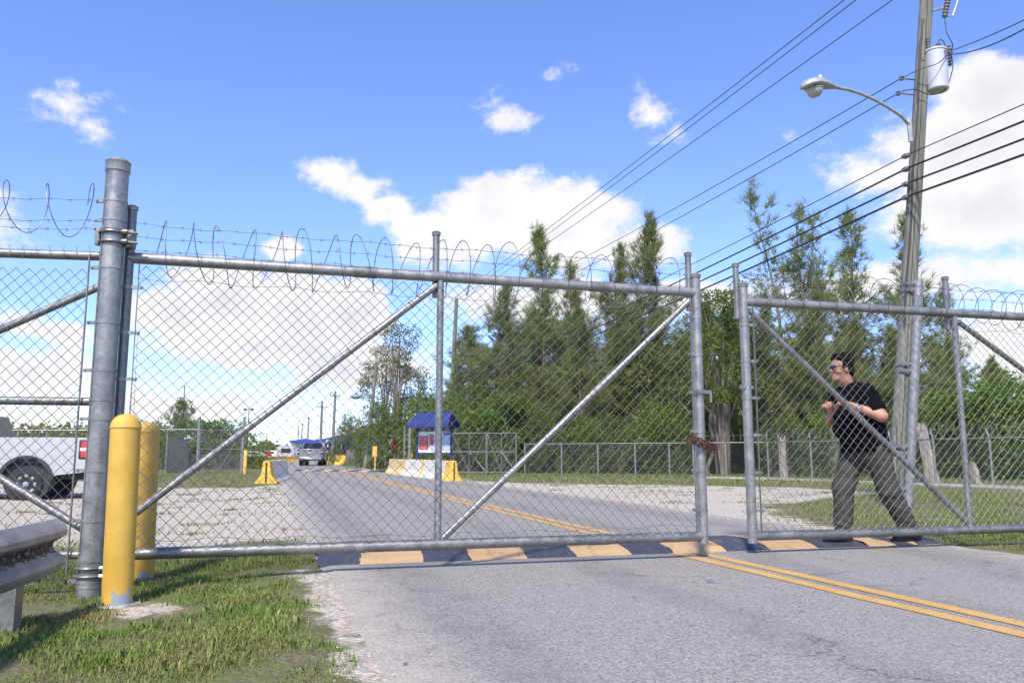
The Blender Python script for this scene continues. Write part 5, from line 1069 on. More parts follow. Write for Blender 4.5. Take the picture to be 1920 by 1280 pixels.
# ================================================================ pickup trucks
def arch_pts(cx, r, z0, n=12): return [(cx + r * math.cos(a), .42 + r * .94 * math.sin(a)) for a in np.linspace(math.pi - .12, .12, n)]
def pickup(paint, label, group=None):
    """x forward, y to its left, z up; rear axle at x=0"""
    ro = empty('pickup_truck', (0, 0, 0), label, 'pickup truck', group, local=True); W = 1.0
    XR, XF = -1.25, 4.75; wb = 3.65
    low = [(XR, .62), (-.62, .55)] + arch_pts(0, .53, 0) + [(.62, .50), (wb - .62, .50)] + arch_pts(wb, .53, 0) + [(wb + .62, .55), (XF, .62)]
    top = [(XF, 1.0), (XF - .12, 1.18), (wb + .1, 1.30), (2.75, 1.36), (1.0, 1.36), (.98, 1.40), (XR + .03, 1.40), (XR, 1.36)]
    for s in (1, -1):
        mb = MB(); mb.prism(low + top, (0, s * W, 0), (1, 0, 0), (0, 0, 1), (0, -s * .10, 0)); mb.build('body_side', paint, ro, smooth=True, bevel=.03)
        for cx_ in (0, wb):
            mb = MB(); outer = [(cx_ + .60 * math.cos(a), .42 + .58 * math.sin(a)) for a in np.linspace(math.pi - .05, .05, 16)]; inner = [(cx_ + .50 * math.cos(a), .42 + .50 * math.sin(a)) for a in np.linspace(.05, math.pi - .05, 16)]
            mb.prism(outer + inner, (0, s * (W + .025), 0), (1, 0, 0), (0, 0, 1), (0, -s * .16, 0)); mb.build('wheel_arch_flare', M_BLKPL, ro, bevel=.012)
            mb = MB(); mb.lathe([(.50, -.0), (.50, .32), (.02, .32)], (cx_, s * (W - .10), .44), (0, -s, 0), 20); mb.build('wheel_well', M_BLKPL, ro)
            wh = empty('wheel', (cx_, s * .83, .355), local=True); wh.scale = (.88, 1, .88); wh.parent = ro
            mb = MB(); mb.lathe([(.25, -.11), (.36, -.125), (.395, -.105), (.405, -.06), (.405, .06), (.395, .105), (.36, .125), (.25, .11)], (0, 0, 0), (0, 1, 0), 32); mb.build('tyre', M_BLACK, wh)
            mb = MB(); mb.lathe([(.265, -.10), (.265, .105), (.235, .105), (.225, .06), (.06, .04), (.06, -.05)], (0, 0, 0), (0, s, 0), 28); mb.build('rim', M_GALV_D, wh)
            for q in range(8):
                a = 2 * math.pi * q / 8; d = Vector((math.cos(a), 0, math.sin(a))); mb = MB(); mb.bar(d * .06 + Vector((0, s * .085, 0)), d * .245 + Vector((0, s * .10, 0)), .03, .085, d.cross(Vector((0, 1, 0)))); mb.build('spoke', M_LAMPG, wh, smooth=False, bevel=.006)
            mb = MB(); mb.lathe([(.075, .06), (.07, .115), (.0, .125)], (0, 0, 0), (0, s, 0), 16); mb.lathe([(.262, .085), (.268, .11), (.245, .108)], (0, 0, 0), (0, s, 0), 28); mb.build('hub_cap', M_CHROME, wh)
        # tail lamp wraps the corner
        mb = MB(); mb.box((XR + .06, s * (W - .045), 1.13), (.17, .14, .40)); tl = mb.build('tail_lamp', M_TAIL, ro, bevel=.03); mb = MB(); mb.box((XR + .06, s * (W - .043), 1.13), (.176, .145, .09)); mb.build('reverse_lens', M_WHITE, tl, bevel=.02); mb = MB(); mb.box((XR + .075, s * (W - .052), 1.13), (.20, .15, .44)); mb.build('lamp_surround', M_BLKPL, ro, bevel=.03)
        mb = MB(); mb.box((.0, s * (W - .07), 1.405), (2.35, .13, .03)); mb.build('bed_rail_cap', M_BLKPL, ro, bevel=.01)
        for x_ in (1.55, 2.45): mb = MB(); mb.bar((x_, s * (W + .02), 1.18), (x_ + .22, s * (W + .02), 1.18), .03, .04); mb.build('door_handle', M_CHROME, ro, bevel=.008)
        for x_ in (1.02, 1.42, 2.32, 3.08): mb = MB(); mb.bar((x_, s * (W + .001), .56), (x_, s * (W + .001), 1.34), .004, .012); mb.build('door_gap', M_BLKPL, ro, smooth=False)
        mb = MB(); mb.box((2.85, s * (W + .16), 1.45), (.12, .22, .26)); mb.build('side_mirror', M_BLKPL, ro, bevel=.04)
        mb = MB(); mb.tube([(.75, s * (W + .03), .42), (2.95, s * (W + .03), .42)], .05, 10); mb.build('running_board', M_BLKPL, ro)
        mb = MB(); mb.box((XF - .06, s * .78, 1.0), (.16, .38, .26)); mb.build('headlight', M_CHROME, ro, bevel=.03)
    mb = MB(); mb.box((XR + .05, 0, 1.0), (.09, 1.80, .76)); tg = mb.build('tailgate', paint, ro, bevel=.03)
    mb = MB(); mb.box((XR - .005, 0, 1.24), (.03, .28, .08)); mb.build('tailgate_handle', M_BLKPL, tg, bevel=.01)
    mb = MB(); mb.box((XR - .012, 0, 1.06), (.02, .34, .10)); mb.build('badge', M_CHROME, tg, bevel=.008)
    mb = MB(); mb.box((XR - .09, 0, .60), (.22, 1.96, .20)); mb.build('rear_bumper', M_CHROME if paint is M_SPAINT else M_BLKPL, ro, bevel=.04)
    mb = MB(); mb.box((XR - .205, 0, .62), (.015, .34, .15)); mb.build('number_plate', M_WHITE, ro, smooth=False)
    mb = MB(); mb.box((-.1, 0, .80), (2.1, 1.8, .05)); mb.build('bed_floor', M_BLKPL, ro, smooth=False)
    mb = MB(); mb.box((1.7, 0, .55), (5.6, 1.2, .22)); mb.build('chassis', M_BLKPL, ro, smooth=False)
    mb = MB(); mb.prism([(2.7, .6), (XF - .02, .62), (XF - .02, 1.0), (XF - .13, 1.19), (wb + .1, 1.33), (2.7, 1.385)], (0, .905, 0), (1, 0, 0), (0, 0, 1), (0, -1.81, 0)); mb.build('bonnet', paint, ro, bevel=.04)
    mb = MB(); mb.box((XF + .02, 0, .92), (.05, 1.1, .34)); mb.build('grille', M_CHROME, ro, bevel=.02); mb = MB(); mb.box((XF + .06, 0, .58), (.2, 1.96, .22)); mb.build('front_bumper', M_CHROME, ro, bevel=.05)
    # cab
    b0_, b1_, t0_, t1_ = 1.0, 3.25, 1.12, 2.55; zb, zt = 1.37, 1.93; wb_, wt = .92, .76
    vs = [(b0_, -wb_, zb), (b1_, -wb_, zb), (b1_, wb_, zb), (b0_, wb_, zb), (t0_, -wt, zt), (t1_, -wt, zt), (t1_, wt, zt), (t0_, wt, zt)]
    mb = MB(); mb.add(vs, [(0, 3, 2, 1), (4, 5, 6, 7), (0, 1, 5, 4), (2, 3, 7, 6), (1, 2, 6, 5), (3, 0, 4, 7)]); mb.build('cab', paint, ro, bevel=.05)
    mb = MB(); mb.box((2.0, 0, 1.0), (2.0, 1.8, .78)); mb.build('cab_interior', M_BLKPL, ro, smooth=False)
    def pane(idx, ins, nm):
        P_ = [Vector(vs[i]) for i in idx]; c = sum(P_, Vector()) / 4; nrm = (P_[1] - P_[0]).cross(P_[3] - P_[0]).normalized()
        if nrm.dot(c - Vector((2, 0, 1.6))) < 0: nrm = -nrm
        Q = [c + (p - c) * ins + nrm * .004 for p in P_]; mb = MB(); mb.add(Q + [q + nrm * .006 for q in Q], [(0, 1, 2, 3), (4, 5, 6, 7), (0, 1, 5, 4), (1, 2, 6, 5), (2, 3, 7, 6), (3, 0, 4, 7)]); mb.build(nm, M_GLASS, ro, smooth=False)
    pane((3, 0, 4, 7), .92, 'rear_window'); pane((1, 2, 6, 5), .86, 'windscreen')
    for (i0, i1, i2, i3) in ((0, 1, 5, 4), (3, 2, 6, 7)): pane((i0, i1, i2, i3), .90, 'side_window')
    return ro
tk = pickup(M_WPAINT, 'white pickup with a red tail lamp parked on the gravel lot behind the fence')
rw = at(52, 905, 17.6); tk.location = (rw.x, rw.y + .0, -.092); tk.rotation_euler = (0, 0, math.pi + R(10)); tk.scale = (.94, .94, .94)
# near (left) rear wheel is the one seen: move so that it stands at the pixel
bpy.context.view_layer.update(); off = tk.matrix_world @ Vector((0, .83, .40)); d_ = Vector((rw.x, rw.y, 0)) - Vector((off.x, off.y, 0)); tk.location += d_
fk = pickup(M_SPAINT, 'silver pickup seen from behind driving up to the blue canopies'); g = G(584, 870.5); Yk = 66
fk.location = (at(584, 850, Yk).x, Yk, 0); fk.rotation_euler = (0, 0, R(98)); fk.scale = (.95, .95, .95)
# ================================================================ the man: one continuous surface from blended volumes
def surface_nets(f, org, h):
    ins = f < 0; n0, n1, n2 = f.shape; cs = (n0 - 1, n1 - 1, n2 - 1); acc = np.zeros(cs + (3,), np.float32); cnt = np.zeros(cs, np.float32)
    offs = [(i, j, k) for i in (0, 1) for j in (0, 1) for k in (0, 1)]
    sl = lambda o: tuple(slice(o[d], o[d] + cs[d]) for d in range(3))
    for a in offs:
        for d in range(3):
            if a[d]: continue
            b = list(a); b[d] = 1; fa, fb = f[sl(a)], f[sl(b)]; cr = (fa < 0) != (fb < 0); t = np.where(cr, fa / np.where(cr, fa - fb, 1), 0)
            for e in range(3): acc[..., e] += np.where(cr, a[e] + (t if e == d else 0), 0)
            cnt += cr
    act = cnt > 0; idx = np.full(cs, -1, np.int64); idx[act] = np.arange(act.sum()); ijk = np.argwhere(act)
    V = (ijk + acc[act] / cnt[act][:, None]) * h + org; Fs = []
    for d in range(3):
        e, g_ = [(1, 2), (2, 0), (0, 1)][d]; s0 = [slice(1, n - 1) for n in f.shape]; s0[d] = slice(0, f.shape[d] - 1); s1 = list(s0); s1[d] = slice(1, f.shape[d])
        A_, B_ = ins[tuple(s0)], ins[tuple(s1)]; pos = np.argwhere(A_ != B_); 
        if len(pos) == 0: continue
        flip = A_[tuple(pos.T)]; base = pos + np.array([0 if i == d else 1 for i in range(3)])
        def cell(de, dg):
            q = base.copy(); q[:, e] += de; q[:, g_] += dg; return idx[tuple(q.T)]
        qd = np.stack([cell(-1, -1), cell(0, -1), cell(0, 0), cell(-1, 0)], 1); qd[~flip] = qd[~flip][:, ::-1]; Fs.append(qd)
    return V, np.concatenate(Fs)
class SDF:
    def __init__(s, lo, hi, h):
        s.org = np.array(lo, float); s.h = h; n = np.ceil((np.array(hi) - s.org) / h).astype(int); s.f = np.full(n, 1.0, np.float32)
        s.ax = [s.org[i] + h * np.arange(n[i]) for i in range(3)]
    def region(s, lo, hi):
        sl = []
        for i in range(3):
            a = max(0, int((lo[i] - s.org[i]) / s.h) - 1); b = min(s.f.shape[i], int((hi[i] - s.org[i]) / s.h) + 2); sl.append(slice(a, max(a, b)))
        g_ = np.meshgrid(*[s.ax[i][sl[i]] for i in range(3)], indexing='ij'); return tuple(sl), np.stack(g_, -1)
    def blend(s, sl, d, k):
        f = s.f[sl]; hh = np.clip(.5 + .5 * (f - d) / k, 0, 1); s.f[sl] = f + (d - f) * hh - k * hh * (1 - hh)
    def cap(s, a, b, ra, rb, k=.03, sq=(1, 1, 1)):
        a = np.array(a, float); b = np.array(b, float); m = max(ra, rb) * 1.6 + 2 * k + .03; sl, P = s.region(np.minimum(a, b) - m, np.maximum(a, b) + m)
        if P.size == 0: return
        ab = b - a; t = np.clip(((P - a) @ ab) / (ab @ ab + 1e-9), 0, 1); q = (P - a - t[..., None] * ab) / np.array(sq); d = np.linalg.norm(q, axis=-1) - (ra + (rb - ra) * t); s.blend(sl, d, k)
    def ell(s, c, r, k=.03, cut=False):
        c = np.array(c, float); r = np.array(r, float); m = r + 2 * k + .03; sl, P = s.region(c - m, c + m)
        q = (P - c) / r; L = np.linalg.norm(q, axis=-1); d = (L - 1) * min(r) if False else L * (L - 1) / (np.linalg.norm(q / r, axis=-1) + 1e-6)
        if cut: hh = np.clip(.5 - .5 * (s.f[sl] + d) / k, 0, 1); s.f[sl] = s.f[sl] + (-d - s.f[sl]) * hh + k * hh * (1 - hh)
        else: s.blend(sl, d, k)
    def mesh(s, name, m, parent):
        V, F = surface_nets(s.f, s.org, s.h); return from_np(name, V, F, m, parent, smooth=True)
    def folds(s, fn): 
        P = np.stack(np.meshgrid(*s.ax, indexing='ij'), -1); s.f += fn(P).astype(np.float32)
    def cutplane(s, p, n):
        P = np.stack(np.meshgrid(*s.ax, indexing='ij'), -1); s.f = np.maximum(s.f, ((P - np.array(p)) @ (np.array(n) / np.linalg.norm(n)))).astype(np.float32)
# own axes: x forward, y left, z up
man = empty('person', (0, 0, 0), 'man in black shirt, olive trousers and sunglasses pushing the gate leaf', 'person', local=True)
hipL, hipR = (-.04, .11, .86), (.02, -.11, .87); kneL, kneR = (-.13, .14, .48), (.17, -.13, .48); ankL, ankR = (-.35, .15, .11), (.19, -.13, .09)
shL, shR = (.09, .20, 1.375), (.13, -.19, 1.375); elL, elR = (.05, .335, 1.165), (.14, -.30, 1.16); wrL, wrR = (.265, .215, 1.265), (.31, -.02, 1.255)
neck = np.array((.135, 0, 1.46)); head = np.array((.215, 0, 1.635))
def V3(a): return np.array(a, float)
body = SDF((-.62, -.5, -.02), (.72, .55, 1.86), .0065)
body.cap((.0, 0, .90), (.05, 0, 1.10), .135, .14, .04, (1.0, 1.12, 1)); body.cap((.05, 0, 1.10), (.09, 0, 1.30), .14, .115, .04, (1.0, 1.15, 1)); body.cap(shL, shR, .055, .055, .03)
body.cap((.10, 0, 1.36), neck + [.035, 0, .07], .066, .063, .02)
for hp, kn_, an, tz in ((hipL, kneL, ankL, 0), (hipR, kneR, ankR, 0)):
    body.cap(hp, kn_, .105, .068, .04); body.cap(kn_, an, .066, .042, .03); f_ = V3(an); body.cap(f_ + [-.04, 0, -.045], f_ + [.16, .01, -.06], .042, .034, .02)
for sh, el, wr in ((shL, elL, wrL), (shR, elR, wrR)):
    body.cap(sh, el, .062, .052, .03); body.cap(el, wr, .053, .032, .025)
# hands: palm, four fingers curled on the mesh, thumb from the side
def hand(wr, d, up, side, point=False):
    d = unit(V3(d)); up = V3(up); up = unit(up - d * (up @ d)); lat = np.cross(d, up) * side
    w_ = V3(wr); body.cap(w_, w_ + d * .085, .028, .032, .012, (1, 1, 1)); body.cap(w_ + d * .03 + lat * .012, w_ + d * .088 + lat * .022, .020, .020, .012); body.cap(w_ + d * .03 - lat * .012, w_ + d * .088 - lat * .022, .020, .020, .012)
    kk = w_ + d * .092
    for i, (o_, L) in enumerate(((.033, .085), (.011, .095), (-.011, .088), (-.033, .070))):
        b = kk + lat * o_; cur = .35 + .25 * i if not (point and i == 0) else -.9
        q1 = b + unit(d - up * cur * .6) * L * .45; q2 = q1 + unit(d * (.25 if cur > 0 else .6) - up * (cur * 1.5)) * L * .32; q3 = q2 + unit(-d * (.6 if cur > 0 else -.2) - up * cur) * L * .25
        for a_, b_, r1, r2 in ((b, q1, .0105, .0098), (q1, q2, .0098, .009), (q2, q3, .009, .0078)): body.cap(a_, b_, r1, r2, .004)
    t0 = w_ + d * .03 + lat * .026; t1 = t0 + unit(d * .55 + lat * .75 - up * .1) * .045; t2 = t1 + unit(d * .9 + lat * .15 - up * .35) * .038
    body.cap(t0, t1, .0145, .0125, .01); body.cap(t1, t2, .0118, .0095, .004)
hand(wrL, (.80, -.25, .25), (.1, .6, .8), -1, True); hand(wrR, (.75, .35, .30), (-.1, -.4, .9), 1)
# head: skull, jaw, nose, lips, ears
hd = SDF((.02, -.16, 1.40), (.40, .16, 1.82), .005)
def H(o): return head + V3(o)
body.ell(H((-.012, 0, .035)), (.100, .078, .098), .02); body.cap(H((.02, 0, -.03)), H((.048, 0, -.085)), .068, .046, .03, (1, .95, 1)); body.cap(H((-.03, 0, -.10)), H((-.01, 0, -.02)), .062, .06, .03)
body.cap(H((.086, 0, .022)), H((.112, 0, -.022)), .010, .015, .012); body.ell(H((.098, .013, -.026)), (.010, .009, .008), .006); body.ell(H((.098, -.013, -.026)), (.010, .009, .008), .006)
body.ell(H((.088, 0, -.058)), (.012, .024, .006), .006); body.ell(H((.085, 0, -.069)), (.012, .021, .007), .006); body.ell(H((.074, 0, -.102)), (.022, .026, .018), .015); body.cap(H((.082, .036, .032)), H((.082, -.036, .032)), .012, .012, .012)
for s in (-1, 1): body.ell(H((-.005, s * .080, -.008)), (.020, .010, .033), .006); body.ell(H((.062, s * .045, -.03)), (.022, .022, .022), .02); body.ell(H((.088, s * .032, .012)), (.014, .016, .009), .008, cut=True)
body.mesh('body', M_SKIN, man)
# stubble: darker beard shell
ME = {}
# shirt
sh_ = SDF((-.32, -.46, .74), (.46, .50, 1.56), .008)
sh_.cap((-.01, 0, .90), (.045, 0, 1.10), .198, .212, .05, (1.02, 1.12, 1)); sh_.cap((.045, 0, 1.10), (.085, 0, 1.34), .210, .168, .07, (1.0, 1.20, 1)); sh_.cap(V3(shL) + [-.01, 0, .0], V3(shR) + [-.01, 0, 0], .090, .090, .06); sh_.cap((.085, 0, 1.36), (.128, 0, 1.445), .135, .080, .05)
for sh, el in ((shL, elL), (shR, elR)): e_ = V3(sh) + (V3(el) - V3(sh)) * .80; sh_.cap(sh, e_, .088, .082, .035)
sh_.cap((-.02, 0, .80), (-.01, 0, .92), .205, .20, .03, (1.02, 1.12, 1))
sh_.folds(lambda P: .0055 * np.sin(P[..., 2] * 34 + P[..., 1] * 14 + 3 * np.sin(P[..., 0] * 9)) + .004 * np.sin(P[..., 0] * 40 + P[..., 2] * 22 + 2 * np.sin(P[..., 1] * 13)))
for sh, el in ((shL, elL), (shR, elR)):
    e_ = V3(sh) + (V3(el) - V3(sh)) * .78; n = unit(V3(el) - V3(sh)); P = np.stack(np.meshgrid(*sh_.ax, indexing='ij'), -1); near = np.linalg.norm(P - e_, axis=-1) < .16; sh_.f = np.where(near, np.maximum(sh_.f, (P - e_) @ n), sh_.f).astype(np.float32)
sh_.cutplane((-.01, 0, .838), (-.08, 0, -1)); P = np.stack(np.meshgrid(*sh_.ax, indexing='ij'), -1); nk_ = np.linalg.norm((P - np.array((.172, 0, 1.525))) / np.array((1, 1.0, .95)), axis=-1) - .082; sh_.f = np.maximum(sh_.f, -nk_).astype(np.float32); sh_.mesh('shirt', M_SHIRT, man)
co = SDF((.0, -.16, 1.36), (.30, .16, 1.54), .006); co.cap((.098, 0, 1.405), (.130, 0, 1.465), .102, .086, .02, (1, 1.02, 1)); co.cutplane((.125, 0, 1.468), (.42, 0, 1)); co.mesh('collar', M_SHIRT, man)
# trousers
tr = SDF((-.62, -.34, .02), (.46, .36, .98), .008)
tr.cap((-.02, 0, .86), (-.015, 0, .95), .175, .178, .05, (1.0, 1.18, 1)); tr.ell((-.06, 0, .83), (.16, .20, .12), .04)
for hp, kn_, an in ((hipL, kneL, ankL), (hipR, kneR, ankR)):
    tr.cap(hp, kn_, .128, .100, .05); dn = V3(an) + [0, 0, -.03]; tr.cap(kn_, dn, .100, .082, .03)
tr.folds(lambda P: .005 * np.sin(P[..., 2] * 17 + P[..., 0] * 31 + 3.2 * np.sin(P[..., 1] * 9 + P[..., 2] * 11) + 2 * np.sin(P[..., 0] * 21)) + .007 * np.clip(.35 - P[..., 2], 0, .35) / .35 * np.sin(P[..., 2] * 85 + 4 * np.sin(P[..., 0] * 14)))
tr.cutplane((0, 0, .962), (0, 0, 1)); tr.cutplane((0, 0, .065), (0, 0, -1)); tr.mesh('trousers', M_TROUS, man)
# shoes with soles
for an, tilt in ((ankL, .0), (ankR, .0)):
    a_ = V3(an); s_ = SDF(a_ - [.16, .10, .13], a_ + [.27, .11, .08], .006); zf = a_[2]
    s_.cap((a_[0] - .055, a_[1], .058), (a_[0] + .06, a_[1], .062), .050, .050, .02); s_.cap((a_[0] + .05, a_[1], .05), (a_[0] + .175, a_[1] + .008, .040), .048, .040, .02, (1, 1.08, 1)); s_.cap((a_[0] - .02, a_[1], .06), (a_[0] - .015, a_[1], .12), .05, .052, .02); s_.cutplane((0, 0, .006), (0, 0, -1)); s_.mesh('shoe', M_SHOE, man)
    mb = MB(); ol = [(a_[0] + .06 + .168 * math.cos(t) + .01 * math.cos(2 * t), a_[1] + (.053 + .008 * math.cos(t)) * math.sin(t)) for t in np.linspace(0, 2 * math.pi, 25)[:-1]]; mb.prism(ol, (0, 0, .0), (1, 0, 0), (0, 1, 0), (0, 0, .024)); mb.build('shoe_sole', M_BLACK, man, bevel=.005)
# hair: short, swept back
hr = SDF(H((-.18, -.14, -.12)), H((.14, .14, .20)), .005); hr.ell(H((-.022, 0, .052)), (.106, .087, .098), .02); hr.cap(H((.045, 0, .115)), H((-.05, 0, .135)), .032, .035, .03, (1, 1.7, 1)); hr.cap(H((-.075, 0, -.04)), H((-.065, 0, .03)), .052, .06, .03, (1, 1.25, 1))
for s in (-1, 1): hr.cap(H((.022, s * .071, -.015)), H((.005, s * .073, .045)), .011, .02, .015)
hr.folds(lambda P: .004 * np.sin(P[..., 0] * 120 + P[..., 1] * 170 + 5 * np.sin(P[..., 2] * 60)) + .004 * np.sin(P[..., 2] * 95 + P[..., 1] * 60))
P = np.stack(np.meshgrid(*hr.ax, indexing='ij'), -1) - head; face = np.minimum(P[..., 0] - (.030 + np.clip(P[..., 2] - .055, 0, .1) * .9), .095 - P[..., 2]); hr.f = np.maximum(hr.f, np.where(P[..., 2] < .13, face, -1)).astype(np.float32)
hr.mesh('hair', M_HAIR, man)
# sunglasses
sg = MB()
for s in (-1, 1):
    c = Vector(H((.104, s * .034, .012))); ol = [(.030 * math.cos(t), .019 * math.sin(t) + (-.003 if math.sin(t) < 0 else 0)) for t in np.linspace(0, 2 * math.pi, 19)[:-1]]
    u = Vector((-.35 * s, .94, 0)) if s > 0 else Vector((.35, .94, 0)); u = Vector((-.30 * s, 1, 0)).normalized(); nrm = u.cross(Vector((0, 0, 1)))
    sg.prism(ol, c, u, (0, 0, 1), nrm * .006); sg.tube([c + u * .03 * s, Vector(H((.06, s * .083, .018))), Vector(H((-.01, s * .088, .016)))], .0035, 6)
sg.tube([Vector(H((.106, -.008, .016))), Vector(H((.111, 0, .018))), Vector(H((.106, .008, .016)))], .003, 6); sg.build('sunglasses', M_GLASS, man)
wt = MB(); wv = unit(V3(wrL) - V3(elL)); wc = V3(wrL) - wv * .05; wt.lathe([(.037, -.012), (.043, -.012), (.043, .012), (.037, .012)], wc, wv, 20); wt.build('wristwatch', M_CHROME, man)
# small pale emblem on the chest, lettering too small to read
em = MB()
for k, (w_, zz) in enumerate(((.055, .0), (.038, .016), (.046, -.015))): em.box((.287 - .10 * abs(zz), .085, 1.295 + zz), (.006, w_, .010))
em.build('chest_emblem', M_LBLUEP, man, smooth=False)
MY = 7.98; mx = at(1622, 860, MY).x; FACE = math.pi + R(14)
man.location = (mx, MY, .052); man.rotation_euler = (0, 0, FACE)

# ================================================================ grass, weeds, stones
def blades(n, xf, lo_h, hi_h, wid, name, seed, filt=None, label=None):
    rg = np.random.default_rng(seed); x, y = xf(rg, n); g = gravel_at(x, y); d = edgeL(y) - x; dr = x - edgeR(y)
    nz = np.sin(x * 2.3 + 1.7 * np.sin(y * 1.9)) * np.sin(y * 2.7 + 1.3 * np.sin(x * 2.1)); nz2 = np.sin(x * 7.1 + y * 3) * np.sin(y * 8.3 - x * 2)
    keep = ((d > .03 + .12 * nz2) | (dr > .06 + .15 * nz2)) & (g + .45 * nz + .25 * nz2 < rg.uniform(-.35, .12, n)) & (rg.uniform(0, 1, n) < .54 + .58 * nz + .34 * nz2)
    if filt is not None: keep &= filt(x, y)
    x, y, nz = x[keep], y[keep], nz[keep]; n = len(x); z = gh(x, y); a = rg.uniform(0, 6.283, n); L = rg.uniform(lo_h, hi_h, n) * (1 + .35 * nz) * rg.choice([.6, 1, 1, 1.35], n); ln = rg.uniform(.25, 1.25, n)
    dx, dy = np.cos(a), np.sin(a); sx, sy = -dy, dx; W = wid * rg.uniform(.6, 1.3, n); B_ = np.stack([x, y, z - .004], 1); S = np.stack([sx, sy, 0 * sx], 1) * W[:, None] * .5; Dh = np.stack([dx, dy, 0 * dx], 1)
    M_ = B_ + Dh * (L * ln * .28)[:, None] + np.array([0, 0, 1]) * (L * .62)[:, None]; T_ = B_ + Dh * (L * ln * .75)[:, None] + np.array([0, 0, 1]) * (L * (1.0 - .22 * ln))[:, None]
    V = np.stack([B_ - S, B_ + S, M_ + S * .75, M_ - S * .75, T_ + S * .08, T_ - S * .08], 1).reshape(-1, 3); k = np.arange(n) * 6; F = np.concatenate([np.stack([k, k + 1, k + 2, k + 3], 1), np.stack([k + 3, k + 2, k + 4, k + 5], 1)])
    t = np.clip(.45 + .25 * nz + rg.normal(0, .22, n), 0, 1); o = from_np(name, V, F, M_GRASS); at_ = o.data.attributes.new('tint', 'FLOAT', 'POINT'); at_.data.foreach_set('value', np.repeat(t, 6).astype(np.float32)); tag(o, label, 'grass', kind='stuff')
def near_xf(rg, n): y = rg.uniform(2.2, 7.4, n); x = edgeL(y) - rg.uniform(-.1, 1, n) ** 1.2 * (1.0 + y * .62); return x, y
blades(330000, near_xf, .012, .040, .0042, 'grass', 1, label='short patchy grass on the verge round the bollards and guardrail')
def right_xf(rg, n): y = rg.uniform(6.2, 24, n) ** 1.0; x = edgeR(y) + rg.uniform(0, 1, n) * (2 + y * .42); return x, y
blades(9000, lambda rg, n: near_xf(rg, n), .02, .05, .015, 'weeds', 12, label='broad-leaved weeds scattered through the verge grass')
blades(60000, lambda rg, n: near_xf(rg, n), .004, .016, .0035, 'dry_thatch', 9, label='flattened dry thatch among the verge grass')
blades(150000, right_xf, .02, .06, .008, 'grass', 2, label='mown grass between the road and the boundary fence')
def left_xf(rg, n): y = rg.uniform(7.2, 48, n); x = edgeL(y) - rg.uniform(0, 1, n) * (3 + y * .6); return x, y
blades(80000, left_xf, .03, .10, .014, 'grass', 3, label='thin grass round and beyond the gravel lot')
def far_xf(rg, n): y = rg.uniform(24, 46, n); x = edgeR(y) + rg.uniform(0, 1, n) * 34; return x, y
blades(70000, far_xf, .03, .09, .025, 'grass', 4, label='grass strip along the foot of the boundary fence')
# tufts that have taken hold in the gravel
rg = np.random.default_rng(8); tx, ty, tr2 = [], [], []
for _ in range(380):
    y = rg.uniform(6.6, 30); x = float(edgeL(y)) - rg.uniform(.0, 1) ** 1.3 * (1 + y * .62) if rg.uniform() < .55 else float(edgeR(y)) + rg.uniform(.05, 1) * (2 + y * .35)
    if gravel_at(np.array([x]), np.array([y]))[0] > -.1: k = int(rg.integers(14, 60)); s_ = rg.uniform(.04, .16); tx.append(x + rg.normal(0, s_ * 1.8, k)); ty.append(y + rg.normal(0, s_, k))
tx = np.concatenate(tx); ty = np.concatenate(ty); n = len(tx); z = gh(tx, ty); a = rg.uniform(0, 6.28, n); L = rg.uniform(.012, .05, n); W = rg.uniform(.006, .013, n); B_ = np.stack([tx, ty, z], 1); S = np.stack([-np.sin(a), np.cos(a), 0 * a], 1) * W[:, None]; T_ = B_ + np.stack([np.cos(a) * L * .9, np.sin(a) * L * .9, L], 1)
V = np.stack([B_ - S, B_ + S, T_ + S * .1, T_ - S * .1], 1).reshape(-1, 3); o = from_np('weed_tufts', V, np.arange(4 * n).reshape(-1, 4), M_GRASS); at_ = o.data.attributes.new('tint', 'FLOAT', 'POINT'); at_.data.foreach_set('value', np.repeat(rg.uniform(.0, .95, n), 4).astype(np.float32)); tag(o, 'scattered weed tufts growing in the gravel lots', 'weeds', kind='stuff')
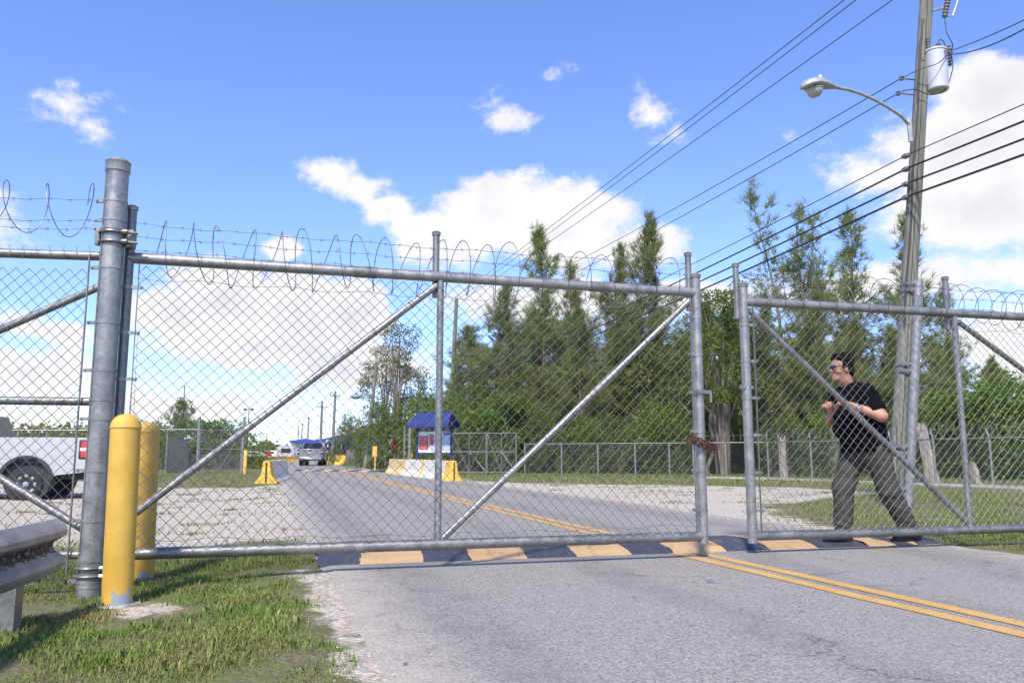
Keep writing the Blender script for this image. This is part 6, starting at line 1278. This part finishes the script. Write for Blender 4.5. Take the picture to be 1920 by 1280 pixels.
# loose limestone chips
ico = [(-.5, 0, .8), (.5, 0, .8), (-.5, 0, -.8), (.5, 0, -.8), (0, .8, .5), (0, .8, -.5), (0, -.8, .5), (0, -.8, -.5), (.8, .5, 0), (-.8, .5, 0), (.8, -.5, 0), (-.8, -.5, 0)]
icf = [(0, 4, 1), (0, 9, 4), (9, 5, 4), (4, 5, 8), (4, 8, 1), (8, 10, 1), (8, 3, 10), (5, 3, 8), (5, 2, 3), (2, 7, 3), (7, 10, 3), (7, 6, 10), (7, 11, 6), (11, 0, 6), (0, 1, 6), (6, 1, 10), (9, 0, 11), (9, 11, 2), (9, 2, 5), (7, 2, 11)]
rg = np.random.default_rng(5); n = 26000; y = rg.uniform(2.6, 34, n); side = rg.uniform(0, 1, n) < .55; x = np.where(side, edgeL(y) - rg.uniform(-.35, 1, n) * (1 + y * .6), edgeR(y) + rg.uniform(-.15, 1, n) * 9); gv = gravel_at(x, y); kp = gv > rg.uniform(-.25, .5, n); x, y = x[kp], y[kp]; n = len(x)
r = rg.lognormal(-5.35, .45, n) * (.55 + y * .045); z = np.maximum(gh(x, y), np.where((x > edgeL(y)) & (x < edgeR(y)), .0, -1)); I = np.array(ico)
V = (np.stack([x, y, z + r * .15], 1)[:, None] + I[None] * (r[:, None] * rg.uniform(.6, 1.2, (n, 3)))[:, None, :] * rg.uniform(.8, 1.2, (n, 12, 1))).reshape(-1, 3); Fi = (np.array(icf)[None] + np.arange(n)[:, None, None] * 12).reshape(-1, 3)
tag(from_np('limestone_chips', V, Fi, M_CHIP), 'loose pale limestone chips on the lots and road shoulder', 'gravel', kind='stuff')
# fallen leaves and debris flecks on the asphalt
n = 170; y = rg.uniform(3.2, 8, n); x = lerp(edgeL(y), edgeR(y), rg.uniform(0.0, 1, n) ** 1.6); a = rg.uniform(0, 6.28, n); L = rg.uniform(.004, .018, n); W = L * rg.uniform(.25, .6, n); c, s = np.cos(a), np.sin(a)
C = np.stack([x, y, np.full(n, .008)], 1); D = np.stack([c, s, rg.uniform(-.1, .25, n)], 1); S = np.stack([-s, c, rg.uniform(-.1, .2, n)], 1); V = np.stack([C - D * L[:, None], C - S * W[:, None], C + D * L[:, None], C + S * W[:, None]], 1).reshape(-1, 3)
tag(from_np('leaf_litter', V, np.arange(4 * n).reshape(-1, 4), mat('dry_leaf', color=(.07, .055, .035), rough=.9, var=.5, scale=3)), 'small dry leaves and twigs scattered over the asphalt', 'leaf litter', kind='stuff')
for o in bpy.data.objects:
    if '_local' in o: del o['_local']
